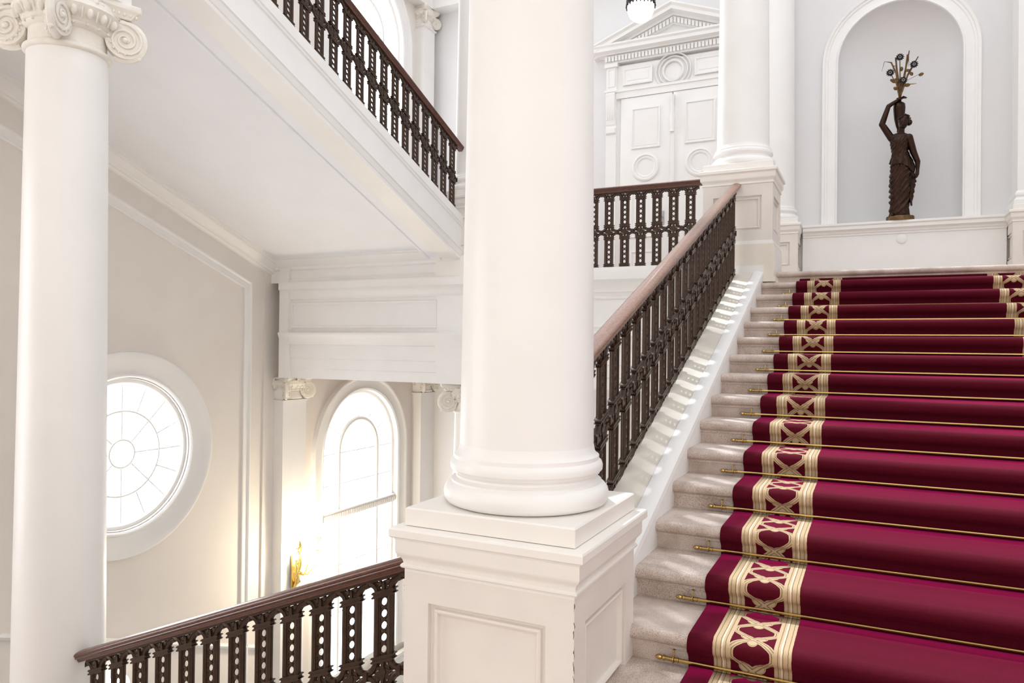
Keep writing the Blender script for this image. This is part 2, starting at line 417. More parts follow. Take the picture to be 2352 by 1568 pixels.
mb = MB(); ringbar(mb, xg, a, b, .925, .045, .04); ringbar(mb, xg, a, b, .958, .012, .07); ringbar(mb, xg, a, b, .54, .019, .02); ringbar(mb, xg, a, b, .175, .019, .022)
mb.build('frame', M_white, wr)
mb = MB()
for k in range(16):
    t = 2*PI*k/16; r0 = .175 if k % 2 == 0 else .54
    bar(mb, xg, (a+r0*math.cos(t), b+r0*math.sin(t)), (a+.9*math.cos(t), b+.9*math.sin(t)), .0125, .012)
mb.build('glazing_bars', M_white, wr)
def arched_window(name, a, b, r, bb, bar_z, rows):
    w = tag(thing(name, None, None), kind='structure'); x = XW-.08; ri = r-.03
    m_ = MB(); n = 40
    pl = [(a+ri, bb)]+[(a+ri*math.cos(PI*k/n), b+ri*math.sin(PI*k/n)) for k in range(n+1)]+[(a-ri, bb)]
    m_.add([(x-.03, p, q) for p, q in pl], [tuple(range(len(pl)))]); m_.build('pane', M_glow, w, 0)
    m_ = MB(); fp = [(-.04, -.04), (-.04, .02), (-.02, .035), (.02, .035), (.03, .06), (.05, .06), (.05, -.04)]
    m_.sweep([(x, p, q) for p, q in pl], fp, (1, 0, 0)); m_.box(x-.04, x+.06, a-r, a+r, bb, bb+.1)
    m_.build('frame', M_white, w)
    m_ = MB(); hi = .56        # inner arch and the two mullions
    ip = [(x, a+hi, bb)]+[(x, a+hi*math.cos(PI*k/n), b+hi*math.sin(PI*k/n)) for k in range(n+1)]+[(x, a-hi, bb)]
    m_.sweep(ip, [(-.045, -.03), (-.045, .02), (-.02, .04), (.02, .04), (.045, .02), (.045, -.03)], (1, 0, 0)); m_.build('mullion', M_white, w)
    m_ = MB()
    for k in (1, 2, 3, 4, 5):
        t = PI*k/6; bar(m_, x, (a+hi*math.cos(t), b+hi*math.sin(t)), (a+ri*math.cos(t), b+ri*math.sin(t)), .012, .014)
    for z in rows: bar(m_, x, (a-ri, z), (a+ri, z), .012, .012)
    bar(m_, x, (a, bb), (a, b+hi), .006, .01); m_.build('glazing_bars', M_white, w)
    if bar_z is not None:
        m_ = MB(); m_.box(x-.02, x+.08, a-ri, a+ri, bar_z-.07, bar_z+.05); m_.box(x, x+.1, a-ri, a+ri, bar_z+.05, bar_z+.075)
        nd = 34
        for k in range(nd):
            y = a-ri+(k+.5)*2*ri/nd; m_.box(x+.08, x+.105, y-.018, y+.018, bar_z-.05, bar_z+.03)
        m_.build('transom', M_white, w)
arched_window('window_2', *AW, -3.02, [-1.95, -2.5, -3.95, -4.8])
arched_window('window_3', *UW, None, [5.92, 5.2, 4.5, 3.8, 3.0])
mb = MB(); mb.box(-4.5, 4.5, -4.19, -4.16, -.2, 5.5)
fill_front = tag(thing('added_fill_window_front', None, None), kind='structure'); mb.build('pane', M_glow2, fill_front, 0)  # unseen window added behind the camera as front fill for column and pedestal
mb = MB()
for x in (-4.5, -1.5, 1.5, 4.5): mb.box(x-.1, x+.1, -4.2, -4.08, -.3, 5.6)
for z in (-.2, 1.7, 3.6, 5.5): mb.box(-4.6, 4.6, -4.2, -4.1, z-.05, z+.05)
mb.build('frame', M_white, fill_front, 0)
fill_left = tag(thing('added_fill_window_left', None, None), kind='structure')  # unseen window added on the left wall to brighten the soffit
mb = MB(); mb.box(XW+.01, XW+.03, -1.6, 1.6, -2.4, 1.9); mb.build('pane', M_glow3, fill_left, 0)
mb = MB()
for y in (-1.6, -.55, .55, 1.6): mb.box(XW, XW+.12, y-.06, y+.06, -2.45, 1.95)
for z in (-2.4, -1, .45, 1.9): mb.box(XW, XW+.1, -1.65, 1.65, z-.05, z+.05)
mb.build('frame', M_white, fill_left, 0)
# sloped panel frame, wall strips, string course on the left wall
mb = MB()
def wz(c, y): return c-M*y
fr = [(0, -.01), (0, .03), (.02, .035), (.03, .02), (.1, .02), (.115, .045), (.135, .045), (.14, -.01)]
yl = -3.5; pth = [(XW, 8.07, -5.4), (XW, 8.07, wz(4.0, 8.07)), (XW, yl, wz(4.0, yl))]
mb.sweep(pth, fr, (1, 0, 0)); struct(mb.build('trim_4', M_white))
mb = MB(); mb.sweep([(XW, 9.2, wz(-1.357, 9.2)), (XW, -1, wz(-1.357, -1))], [(-.035, 0), (-.03, .03), (0, .045), (.03, .03), (.035, 0)], (1, 0, 0)); struct(mb.build('trim_5', M_white))
mb = MB(); mb.box(XW-.02, XW+.03, 8.47, 8.9, HALL, 1.2); struct(mb.build('trim_6', M_wall))
mb = MB(); mb.box(XW, XW+.09, 8.9, 12.7, HALL, -6.12); mb.sweep([(XW+.09, 12.7, -6.12), (XW+.09, 8.9, -6.12)], [(-.1, 0), (-.1, .01), (0, .09), (.05, .09), (.06, 0)], (1, 0, 0))
mb.sweep([(XW+.09, 12.7, HALL+.2), (XW+.09, 8.9, HALL+.2)], [(-.2, 0), (-.2, .06), (0, .06), (.04, 0)], (1, 0, 0))
struct(mb.build('trim_7', M_white))

# ---- upper landing slab with the entablature facing the well
def entab(name, x0, x1, yf):
    m_ = MB()
    prof = [(.0, .978), (.0, .93), (-.045, .93), (-.045, .825), (-.03, .81), (-.015, .80), (.0, .775), (.025, .73), (.035, .70), (.035, .675), (.06, .675),
            (.06, .19), (.045, .185), (-.05, .165), (-.05, .135), (-.04, .12), (-.015, .06), (.0, .0), (.01, -.015), (.03, -.02), (.03, -.22), (.045, -.235), (.045, -.375), (.06, -.39), (.06, -.53),
            (.7, -.53), (.7, .978)]
    m_.prism([(y, z) for y, z in prof], lambda p, q, t: (t, yf+p, q), x0, x1); return m_
struct(entab('e', -8.20, -1.08, 8.57).build('beam_landing', M_white, smooth=30))
def frame_on_y(mb, x0, x1, z0, z1, y, w=.035):
    mb.sweep([(x0, y, z0), (x0, y, z1), (x1, y, z1), (x1, y, z0)], [(0, -.01), (0, .012), (w*.4, .02), (w*.7, .02), (w, .005), (w, -.01)], (0, -1, 0), closed=True)
mb = MB()
for x0, x1 in ((-8.0, -5.42), (-5.2, -4.65), (-4.45, -1.95)): frame_on_y(mb, x0, x1, .27, .59, 8.63, -.04)
struct(mb.build('trim_8', M_white))
mb = MB()   # break forward of the beam over the lower column
mb.prism([(y-.06, z) for y, z in ((.06, .675), (.06, .19), (-.04, .165), (-.04, .135), (.02, 0), (.03, -.22), (.045, -.375), (.06, -.53), (.2, -.53), (.2, .675))], lambda p, q, t: (t, 8.57+p, q), -5.36, -4.6)
mb.box(-8.2, -8.02, 8.55, 8.7, -.53, 1.15)
struct(mb.build('trim_9', M_white))
mb = MB(); mb.box(XW, 7, 8.83, YB, .6, ZU); struct(mb.build('floor_landing', M_stone, smooth=0))
mb = MB(); mb.box(XW, -5.0, 8.6, 8.75, .93, 1.40); mb.box(-5.0, -4.62, 8.6, 8.7, .93, 1.1)
mb.sweep([(-5.30, 8.6, 1.12), (XW, 8.6, 1.12)], [(0, -.01), (0, .02), (.015, .035), (.05, .04), (.06, .06), (.09, .08), (.13, .13), (.15, .14), (.165, .17), (.2, .175), (.21, .19), (.26, .19), (.26, -.01)], (0, -1, 0))
struct(mb.build('trim_10', M_white))
# ---- lower landing and the flight that leaves it to the left
mb = MB(); mb.box(-1.62, 7, -4.2, 3.3, ZL-.35, ZL); struct(mb.build('floor_lower_landing', M_stone, smooth=0))
mb = MB(); mb.box(XW, -5.2, -4.2, 3.0, -3.62, -3.3); struct(mb.build('floor_mid_landing', M_stone, smooth=0))

# ------------------------------------------------------------------ staircases
def step_poly(y, z, t=T, r=RI):
    R = .032
    p = [(y+t+.06, z), (y+R, z)]
    p += [(y+R-R*math.sin(a), z-R+R*math.cos(a)) for a in [PI*k/8 for k in range(1, 9)]]
    p += [(y+.036, z-2*R-.004), (y+.036, z-2*R-.018), (y+.045, z-2*R-.02), (y+.045, z-r-.0), (y+t+.06, z-r)]
    return p
st = thing('staircase', 'wide speckled stone staircase rising to the upper landing under the crimson carpet', 'staircase')
for i in range(0, 18):
    m_ = MB(); z = ZU-RI*i; y = Y0-T*i
    m_.prism(step_poly(y, z), lambda p, q, t: (t, p, q), XS0-.02, XS1); m_.build('step', M_stone, st, 35)
ya, yb = Y0-T*17.6, 8.6
def slab_x(x0, x1, pts): m_ = MB(); m_.prism(pts, lambda p, q, t: (t, p, q), x0, x1); return m_
# left string: upright face, raised moulded strip, flat marble ledge under the balusters
h1 = lambda y, h: (y, GY(y)+h)
m_ = MB(); m_.prism([h1(ya, .055), h1(yb, .055), h1(yb, -.9), h1(ya, -.9)], lambda p, q, t: (t, p, q), -1.50, XS0-.002)
m_.prism([(-1.197, .05), (-1.197, .075), (-1.185, .09), (-1.155, .095), (-1.12, .09), (-1.085, .082), (-1.08, .05)], lambda p, q, t: (p, t, GY(t)+q), ya, yb)
m_.build('string', M_white, st, 30)
m_ = MB(); m_.prism([(-1.50, .05), (-1.50, .075), (-1.197, .075), (-1.197, .05)], lambda p, q, t: (p, t, GY(t)+q), ya, yb)
m_.build('string_top', M_marble, st, 0)
m_ = MB(); m_.prism([(XS1, -.5), (XS1, .09), (XS1+.1, .1), (XS1+.4, .09), (XS1+.4, -.5)], lambda p, q, t: (p, t, GY(t)+q), ya, yb); m_.build('string', M_white, st, 30)
m_ = MB(); m_.prism([(ya, HALL), (yb, HALL), (yb, GY(yb)-.3), (ya, GY(ya)-.3)], lambda p, q, t: (t, p, q), -1.46, -1.12); m_.build('side_wall', M_white, st, 0)

lf = thing('lower_flight', 'stone flight going down from the camera landing beside the large pedestal', 'staircase')
for i in range(1, 10):
    m_ = MB(); x = -1.62-T*(i-1); m_.box(x-T-.04, x, .2, 3.03, ZL-RI*(i+1), ZL-RI*i); m_.build('step', M_stone, lf, 0)
m_ = MB(); m_.prism([(-1.77, -1.995), (-5.0, -3.222), (-5.0, -3.6), (-1.77, -2.4)], lambda p, q, t: (p, t, q), 3.035, 3.21); m_.build('string', M_white, lf, 0)
# carpet
def carpet():
    path = []        # (y,z) going up, outward offset already in
    o = .012
    for i in range(17, -1, -1):
        z = ZU-RI*i; y = Y0-T*i; R = .032+o
        if i == 0: break
        path.append((y+.045-o, z-RI+o*.9)); path.append((y+.036-o+.004, z-.09))
        for k in range(8, -1, -1):
            a = PI*k/8
            if k == 8: continue
            path.append((y+.032-R*math.sin(a), z-.032+R*math.cos(a)))
        for k in (1, 2, 3): path.append((y+.032+(T-.032+.045-o)*k/3-(.001 if k == 3 else 0), z+o))
    z = ZU; path.append((Y0+.045-o, z-RI+o)); path.append((Y0+.04-o, z-.085))
    s_ = [0]
    for k in range(1, len(path)): s_.append(s_[-1]+math.dist(path[k], path[k-1]))
    us = [-1.114, -1.108, -1.0, -.6, 0, .6, 1.0, 1.108, 1.114]
    vs, uv = [], []; n = len(us)
    for (y, z), L in zip(path, s_):
        for j, u in enumerate(us):
            d = .011 if j in (0, n-1) else 0
            vs.append((CXX+u, y, z-d)); uv.append((u, L+.10))
    fs = [(i*n+j, i*n+j+1, (i+1)*n+j+1, (i+1)*n+j) for i in range(len(path)-1) for j in range(n-1)]
    me = bpy.data.meshes.new('stair_carpet'); me.from_pydata(vs, [], fs); me.materials.append(carpet_mat(CXX))
    ul = me.uv_layers.new(name='UVMap')
    for lp in me.loops: ul.data[lp.index].uv = uv[lp.vertex_index]
    me.polygons.foreach_set('use_smooth', [True]*len(me.polygons)); me.set_sharp_from_angle(angle=math.radians(70))
    c = link('stair_carpet', me); tag(c, 'crimson stair carpet with tan patterned borders running up the stone staircase', 'carpet')
carpet()
# stair rods
ordn = ['lowest', 'second from the bottom', 'third from the bottom', 'fourth from the bottom', 'fifth from the bottom', 'sixth from the bottom', 'seventh from the bottom', 'eighth from the bottom',
        'seventh below the landing', 'sixth below the landing', 'fifth below the landing', 'fourth below the landing', 'third below the landing', 'second below the landing', 'topmost']
def make_rod():
    t = thing('stair_rod', 'x', 'stair rod', 'brass stair rods across the carpet'); L0, L1 = -1.265, 1.265; r = .0085
    m_ = MB(); m_.tube([(L0+.05, 0, 0), (L1-.05, 0, 0)], r, 10); m_.build('rod', M_brass, t)
    for s in (-1, 1):
        e = L0 if s < 0 else L1
        m_ = MB(); pr = [(.001, 0), (.006, .004), (.011, .012), (.0125, .02), (.010, .03), (.006, .034), (.0125, .038), (.0125, .046), (.009, .05), (.009, .10), (.012, .102), (.012, .108), (.009, .11)]
        m_.lathe(pr, n=12); m_.v = [(e-s*z, x, y) for x, y, z in m_.v]; m_.build('finial', M_brass, t)
        m_ = MB(); bx = e-s*.085
        m_.tube([(bx+.012*math.cos(2*PI*k/12)*0, .013*math.cos(2*PI*k/12), .013*math.sin(2*PI*k/12)) for k in range(13)], .004, 6)
        m_.box(bx-.0035, bx+.0035, -.003, .003, .012, .042); m_.box(bx-.004, bx+.004, -.002, .024, .034, .041); m_.build('bracket', M_brass, t)
    return t
rod0 = make_rod()
for n_, i in enumerate(range(15, 0, -1)):
    o = rod0 if n_ == 0 else copy_tree(rod0)
    z = ZU-RI*(i+1)+.012+.018; y = Y0-T*i+.045-.024
    o.location = (CXX, y, z); o['label'] = 'brass stair rod across the crimson carpet, '+ordn[n_]+' of the rods'

# ------------------------------------------------------------------ balusters and handrails
def baluster_mesh(name, fn, s, sc=1.0, br=.0175):
    """fn(u,z,t)->xyz ; s spacing"""
    m_ = MB(); h = s/2; a = .0425
    def T2(pts, r, tk=1.3, n=6): m_.tube([fn(u, z*sc, 0) for u, z in pts], r, n, sq=1, cap=False)
    def bx(u0, u1, z0, z1, t):
        q = []
        for z in (z0, z1):
            for u, tt in ((u0, -t), (u1, -t), (u1, t), (u0, t)): q.append(fn(u, z*sc, tt))
        m_.add(q, [(0, 3, 2, 1), (4, 5, 6, 7), (0, 1, 5, 4), (1, 2, 6, 5), (2, 3, 7, 6), (3, 0, 4, 7)])
    def pr(poly, t):
        n = len(poly); m_.add([fn(u, z*sc, -t) for u, z in poly]+[fn(u, z*sc, t) for u, z in poly],
            [tuple(range(n)), tuple(range(n, 2*n))]+[(i, (i+1) % n, (i+1) % n+n, i+n) for i in range(n)])
    for zb, zt in ((.063, .408), (.564, .903)):
        for sg in (-1, 1):
            bx(sg*(a-.013), sg*(a+.0145), zb, zt, .012)
            T2([(sg*a, zb), (sg*a, zt)], br, n=8)
            T2([(sg*(a-.0165), zb), (sg*(a-.0165), zt)], .009, n=6)
            for q, dz in ((.064, 0), (.078, 0)):    # spiky collar ends
                pass
        nh = 5; pit = (zt-zb-.03)/nh
        for k in range(nh):
            zc = zb+.015+pit*(k+.5); rr = .0225
            pts = [(rr*math.cos(2*PI*j/10), zc+rr*1.15*math.sin(2*PI*j/10)) for j in range(11)]
            T2(pts, .0062, n=5)
        for k in range(nh+1):
            zc = zb+.015+pit*k; pr([(-.017, zc), (0, zc-.011), (.017, zc), (0, zc+.011)], .008)
            pr([(-.026, zc-.017), (-.018, zc-.019), (.026, zc+.017), (.018, zc+.019)], .006); pr([(-.026, zc+.017), (-.018, zc+.019), (.026, zc-.017), (.018, zc-.019)], .006)
    ra = h-a
    for zc, sg in ((.063, -1), (.408, 1), (.564, -1), (.903, 1)):
        for su in (-1, 1):
            pts = [(su*(h-ra*math.cos(PI/2*k/6)), zc+sg*.066*math.sin(PI/2*k/6)) for k in range(7)]
            T2(pts, .0175, n=7)
            m_.ball(fn(su*(h-ra*.62), (zc+sg*.038)*sc, 0), .0075, .0075, .0075, 6, 4)
            T2([(su*(h-(ra+.016)*math.cos(PI/2*k/6)), zc+sg*.078*math.sin(PI/2*k/6)) for k in range(1, 5)], .009, n=5)
            # collar bands with pointed tips
            for dz in (-.011, .011):
                pr([(0, zc+dz-.007), (su*.062, zc+dz-.006), (su*.073, zc+dz), (su*.062, zc+dz+.007), (0, zc+dz+.007)], .021)
            pr([(0, zc-.017), (su*(a+.019), zc-.017), (su*(a+.016), zc+.017), (0, zc+.017)], .0185)
            # scroll leaves in the spandrel
            c0 = (su*.021, zc+sg*.034)
            T2([(c0[0]+.012*math.cos(2*PI*j/8)*su, c0[1]+.016*math.sin(2*PI*j/8)) for j in range(8)], .0065, n=5)
            pr([(su*.012, zc+sg*.05), (su*.05, zc+sg*.068), (su*.03, zc+sg*.04)], .009)
        c = fn(0, zc*sc, 0); m_.ball(c, .017, .017, .014, 8, 5)
        pr([(-.011, zc+sg*.018), (0, zc+sg*.01), (.011, zc+sg*.018), (.008, zc+sg*.05), (0, zc+sg*.066), (-.008, zc+sg*.05)], .015)
    pr([(0, .42), (.021, .486), (0, .552), (-.021, .486)], .013)
    for su in (-1, 1):
        for dz in (-.03, 0, .03):
            m_.ball(fn(su*.034, (.486+dz)*sc, 0), .014 if dz else .012, .012, .013, 6, 4)
        pr([(su*.015, .463), (su*.05, .478), (su*.05, .494), (su*.015, .509)], .010)
        m_.ball(fn(su*.024, .955*sc, 0), .015, .012, .02, 6, 4); m_.ball(fn(su*.024, .02*sc, 0), .015, .012, .018, 6, 4)
    for su in (-1, 1):      # half clasps at the junctions of the arches
        pr([(su*(h-.012), .462), (su*h, .455), (su*h, .517), (su*(h-.012), .51)], .022)
        pr([(su*(h-.02), .484), (su*(h-.012), .474), (su*(h-.012), .498)], .018)
        pr([(su*(h-.01), .955), (su*h, .945), (su*h, .975), (su*(h-.01), .972)], .018)
    pr([(-h, .972), (h, .972), (h, .994), (-h, .994)], .012)
    pr([(-h, -.002), (h, -.002), (h, .006), (-h, .006)], .012)
    return m_.mesh(name, M_iron, 40)
_rp = [(.028, 0), (.03, .01), (.035, .012), (.036, .022), (.046, .026), (.05, .034), (.047, .04), (.053, .044), (.056, .052), (.052, .062), (.038, .070), (.018, .075)]
RAIL = [(-a, b) for a, b in _rp]+[(0, .076)]+_rp[::-1]
def balustrade(label, org, axis, n0, n1, s, slope, sc, u_rail, wood, names='balustrade', br=.0175):
    """org: foot of baluster 0; axis 'x' or 'y' signed direction vector"""
    t = thing(names, label, 'balustrade', loc=org); ax = Vector(axis); tx = Vector((-ax.y, ax.x, 0))
    fn = lambda u, z, q: (ax.x*u+tx.x*q, ax.y*u+tx.y*q, z+slope*u)
    me = baluster_mesh('baluster', fn, s, sc, br)
    for k in range(n0, n1+1):
        o = link('baluster', me, t); u = k*s; o.location = (ax.x*u, ax.y*u, slope*u)
    m_ = MB(); zt = .99*sc
    rows = [[(ax.x*u+tx.x*p, ax.y*u+tx.y*p, zt+q+slope*u) for p, q in RAIL] for u in u_rail]
    k = len(RAIL); m_.grid(rows, closed_u=True); o0 = 0
    m_.f.append(tuple(range(k))); m_.f.append(tuple(range(k*(len(rows)-1), k*len(rows)))[::-1])
    m_.build('handrail', wood, t, 50)
    return t
# landing balustrade
balustrade('level bronze balustrade with dark wooden handrail edging the upper landing', (-1.988, 8.954, .978), (-1, 0, 0), 0, 12, .2075, 0, 1.0, [-.24, 2.66], M_wood)
# flight going down to the left (along -x)
zr = lambda x: -1.15-.395*(-2.249-x)
balustrade('sloping bronze balustrade with reddish handrail descending from the big pedestal', (-2.249, 3.12, -1.186-.99), (-1, 0, 0), -1, 11, .2065, -.38, .99, [-.5, 2.44], M_wood)
# red flight
balustrade('sloping bronze balustrade with pale brown handrail beside the carpeted staircase', (-1.39, 3.55, GY(3.55)+.075), (0, 1, 0), 0, 21, .23, M, .95, [-.2, 5.03], M_wood2, br=.0155)
# upper flight against the window wall
bu = 5.128
balustrade('dark bronze balustrade of the upper flight rising over the sloped white soffit', (-5.03, 8.38, bu-M*8.38), (0, -1, 0), 0, 24, .219, M, .90, [-.22, 5.4], M_wood)

# ------------------------------------------------------------------ the upper flight
uf = thing('upper_flight', 'white plastered underside and string of the flight rising toward the upper left', 'staircase')
y1_, y2_ = 3.4, 10.6
def ln(c, y): return (y, c-M*y)
m_ = MB()
sp = [(-.3, 5.11), (-.0, 5.128), (.0, 5.02), (-.012, 5.01), (-.012, 4.985), (-.025, 4.975), (-.025, 4.69), (.010, 4.675), (.012, 4.655), (-.0, 4.64), (-.012, 4.58), (-.02, 4.57), (-.02, 4.535), (-.3, 4.535)]
m_.prism([(-5.0+.03+p, q) for p, q in sp], lambda p, q, t: (p, t, q-M*t), y1_, 8.62); m_.build('string', M_white, uf, 20)
m_ = MB(); m_.prism([ln(5.12, y1_), ln(5.12, 8.6), ln(4.62, 8.6), ln(4.62, y1_)], lambda p, q, t: (t, p, q), XW, -5.1); m_.build('soffit', M_soffit, uf, 0)
m_ = MB()
xi = -5.46      # inner edge of the flat margin
for t0, t1 in ((y1_, 8.6),):
    m_.prism([(-5.0, 4.562), (xi, 4.562), (xi-.008, 4.545), (xi-.03, 4.54), (xi-.045, 4.55), (xi-.05, 4.60), (xi-.075, 4.605), (xi-.08, 4.66), (-5.2, 4.66)], lambda p, q, t: (p, t, q-M*t), t0, t1)
m_.build('soffit_margin', M_soffit, uf, 20)
m_ = MB()
m_.prism([(XW, 4.44), (XW+.04, 4.45), (XW+.06, 4.47), (XW+.09, 4.475), (XW+.1, 4.50), (XW+.15, 4.53), (XW+.19, 4.57), (XW+.215, 4.575), (XW+.22, 4.60), (XW+.26, 4.605), (XW+.265, 4.64), (XW, 4.64)], lambda p, q, t: (p, t, q-M*t), y1_, 8.6)
m_.build('cornice', M_white, uf, 20)
for i in range(1, 19):
    y = y2_-T*i; m_ = MB(); z = ZU+RI*i; m_.box(XW+.02, -5.25, y, y+T+.04, z-RI-.02 if i > 1 else ZU, z); m_.build('step', M_stone, uf, 0)

# ------------------------------------------------------------------ columns
def pedestal(cx, cy, zt, zb, parent, half=.383, low=None):
    """zt: top of plinth block under the base; parts under parent"""
    h = half
    m_ = MB(); m_.sq([(h, zt-.075), (h, zt-.006), (h-.006, zt)], cx, cy); m_.build('plinth', M_dado, parent, 0)
    d = zt-.078
    m_ = MB(); m_.sq([(h, d-.19), (h, d-.178), (h+.009, d-.176), (h+.014, d-.170), (h+.014, d-.163), (h+.009, d-.157), (h+.004, d-.155), (h+.006, d-.145), (h+.012, d-.132), (h+.022, d-.122), (h+.028, d-.112), (h+.030, d-.106), (h+.030, d-.054), (h+.034, d-.052), (h+.034, d-.046), (h+.044, d-.044), (h+.050, d-.038), (h+.050, d-.01), (h+.046, d-.003), (h+.038, d)], cx, cy)
    m_.build('cornice', M_dado, parent, 25)
    top = d-.19; bot = zb+.34
    m_ = MB()
    for k in range(4):
        a = PI/2*k; u = Vector((math.cos(a), math.sin(a), 0)); n = Vector((math.sin(a), -math.cos(a), 0))
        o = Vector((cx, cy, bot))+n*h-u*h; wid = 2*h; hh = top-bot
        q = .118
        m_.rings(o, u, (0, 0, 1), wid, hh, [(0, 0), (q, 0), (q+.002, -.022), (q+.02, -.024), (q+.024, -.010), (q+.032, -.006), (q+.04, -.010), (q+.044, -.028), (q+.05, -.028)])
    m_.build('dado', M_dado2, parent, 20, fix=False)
    m_ = MB(); m_.sq([(h+.02, zb), (h+.02, zb+.27), (h+.012, zb+.285), (h+.012, zb+.30), (h, zb+.34)], cx, cy); m_.build('foot', M_dado, parent, 25)
def shaft_parts(cx, cy, z, R, ztop, rt, parent, n=64):
    k = R/.2975
    prof = [(.33, 0), (.352, .008), (.363, .025), (.366, .048), (.36, .07), (.348, .086), (.333, .093), (.333, .103), (.322, .106), (.313, .114), (.312, .122), (.318, .13), (.325, .134), (.327, .14), (.337, .15), (.3385, .168), (.333, .184), (.322, .193), (.322, .21), (.312, .214), (.303, .23), (.2985, .255)]
    m_ = MB(); m_.lathe([(r*k, q*k) for r, q in prof], (cx, cy, z), n); m_.build('base_moulding', M_col, parent, 40)
    zs = z+.25*k; m_ = MB(); pr = []
    for j in range(13):
        t = j/12; r = R-(R-rt)*t; pr.append((r, t*(ztop-zs)))
    m_.lathe(pr, (cx, cy, zs), n); m_.build('shaft', M_col, parent, 40)

def spiral_face(mb, C0, p, q, n, R):
    """raised scroll on a disc face: centre C0, in-plane p,q, outward normal n"""
    pts, rr = [], []
    turns = 2.4; N = 52
    for k in range(N+1):
        t = k/N; th = PI*.5-turns*2*PI*t; r = R*(.93-.80*t**.85)
        pts.append(C0+p*(r*math.cos(th))+q*(r*math.sin(th))+n*(R*.04)); rr.append(R*(.085-.02*t))
    mb.tube(pts, rr, 6)
    rot = Matrix((p, q, n)).transposed(); mb.ball(C0+n*R*.05, R*.17, R*.17, R*.14, 10, 6, rot)
def capital(parent, cx, cy, zt, R, ztop):
    """zt: top of shaft (astragal), ztop: top of abacus; R: shaft radius there"""
    H = ztop-zt; k = R/.2435; c = Vector((cx, cy, 0))
    m_ = MB(); m_.lathe([(R, 0), (R+.012, .004), (R+.022, .012), (R+.024, .022), (R+.02, .034), (R+.006, .04), (R+.004, .046), (R-.008, .055), (R-.01, H*.36), (R+.002, H*.37), (R+.022, H*.40), (R+.026, H*.42), (R+.016, H*.45), (R+.022, H*.46),
        (R+.035, H*.52), (R+.065, H*.60), (R+.085, H*.68), (R+.06, H*.74), (R+.05, H*.85)], (cx, cy, zt), 48); m_.build('necking', M_cap, parent, 40)
    m_ = MB()       # egg and dart
    ne = 20
    for j in range(ne):
        a = 2*PI*(j+.5)/ne; d = Vector((math.cos(a), math.sin(a), 0)); t = Vector((-d.y, d.x, 0))
        rot = Matrix((t, d, Vector((0, 0, 1)))).transposed(); m_.ball(c+d*(R+.058*k)+Vector((0, 0, zt+H*.57)), .021*k, .03*k, .036*k, 8, 6, rot)
        m_.ball(c+d*(R+.026)+Vector((0, 0, zt+H*.415)), .013*k, .013*k, .012*k, 6, 4, rot)
        a = 2*PI*j/ne; d = Vector((math.cos(a), math.sin(a), 0)); t = Vector((-d.y, d.x, 0))
        m_.tube([c+d*(R+.074*k)+Vector((0, 0, zt+H*.64)), c+d*(R+.05*k)+Vector((0, 0, zt+H*.48))], [.009*k, .003], 5)
    m_.build('egg_and_dart', M_cap, parent, 50)
    Rv = .126*k; zc = zt+H*.39
    for j in range(4):
        a = PI/4+PI/2*j; d = Vector((math.cos(a), math.sin(a), 0)); z = Vector((0, 0, 1)); s = Vector((-d.y, d.x, 0))
        ctr = c+d*(R*1.42)+z*zc
        m_ = MB()
        for sg in (1, -1):       # two scroll faces splayed from the outer edge
            dd = (Matrix.Rotation(-sg*math.radians(17), 3, 'Z') @ d); nn = (Matrix.Rotation(-sg*math.radians(17), 3, 'Z') @ (s*sg))
            fc = ctr+nn*.028*k-d*.0+s*sg*.012*k
            # disc
            N = 28; ring = [fc+dd*(Rv*math.cos(2*PI*i/N))+z*(Rv*math.sin(2*PI*i/N)) for i in range(N)]
            back = [ctr+s*sg*-.0+d*(Rv*math.cos(2*PI*i/N))+z*(Rv*math.sin(2*PI*i/N)) for i in range(N)]
            mid = [fc-nn*.012*k+dd*(Rv*.62*math.cos(2*PI*i/N))+z*(Rv*.62*math.sin(2*PI*i/N)) for i in range(N)]
            inn = [fc-nn*.012*k for i in range(N)]
            m_.grid([back, ring], closed_u=True); o = len(m_.v); m_.v += [tuple(p) for p in ring]; m_.f.append(tuple(range(o, o+N)))
            spiral_face(m_, fc, dd, z, nn, Rv)
            for i in range(9):       # small leaves along the channel
                t = -PI*.1-i*.42; p = fc+dd*(Rv*.76*math.cos(t))+z*(Rv*.76*math.sin(t))+nn*.004
                m_.ball(p, .011*k, .011*k, .011*k, 6, 4)
            # channel rising to the abacus centre
            p0 = fc+z*Rv*.93; p1 = c+Vector((math.cos(a-sg*PI/5.2), math.sin(a-sg*PI/5.2), 0))*(R*1.16)+z*(zt+H*.82)
            mp = (p0+p1)/2+z*.012; m_.tube([fc+z*Rv*.9+dd*.03, p0+z*.005-dd*.02, mp, p1], [.016*k, .018*k, .014*k, .01*k], 6)
            m_.tube([fc+z*Rv*.62-dd*Rv*.3, (p0+p1)/2-z*.028, p1-z*.02], [.02*k, .02*k, .014*k], 6)
        # outer edge band
        m_.tube([ctr+d*Rv*1.0*math.cos(t)+z*Rv*math.sin(t) for t in [PI*.5-PI*i/12 for i in range(15)]], .024*k, 6, up=tuple(s))
        m_.ball(ctr+d*Rv*.72-z*Rv*.86, .02*k, .02*k, .016*k, 8, 5)
        m_.build('volute', M_cap, parent, 45)
    # abacus with concave sides
    m_ = MB(); out = []
    hc = R*1.95
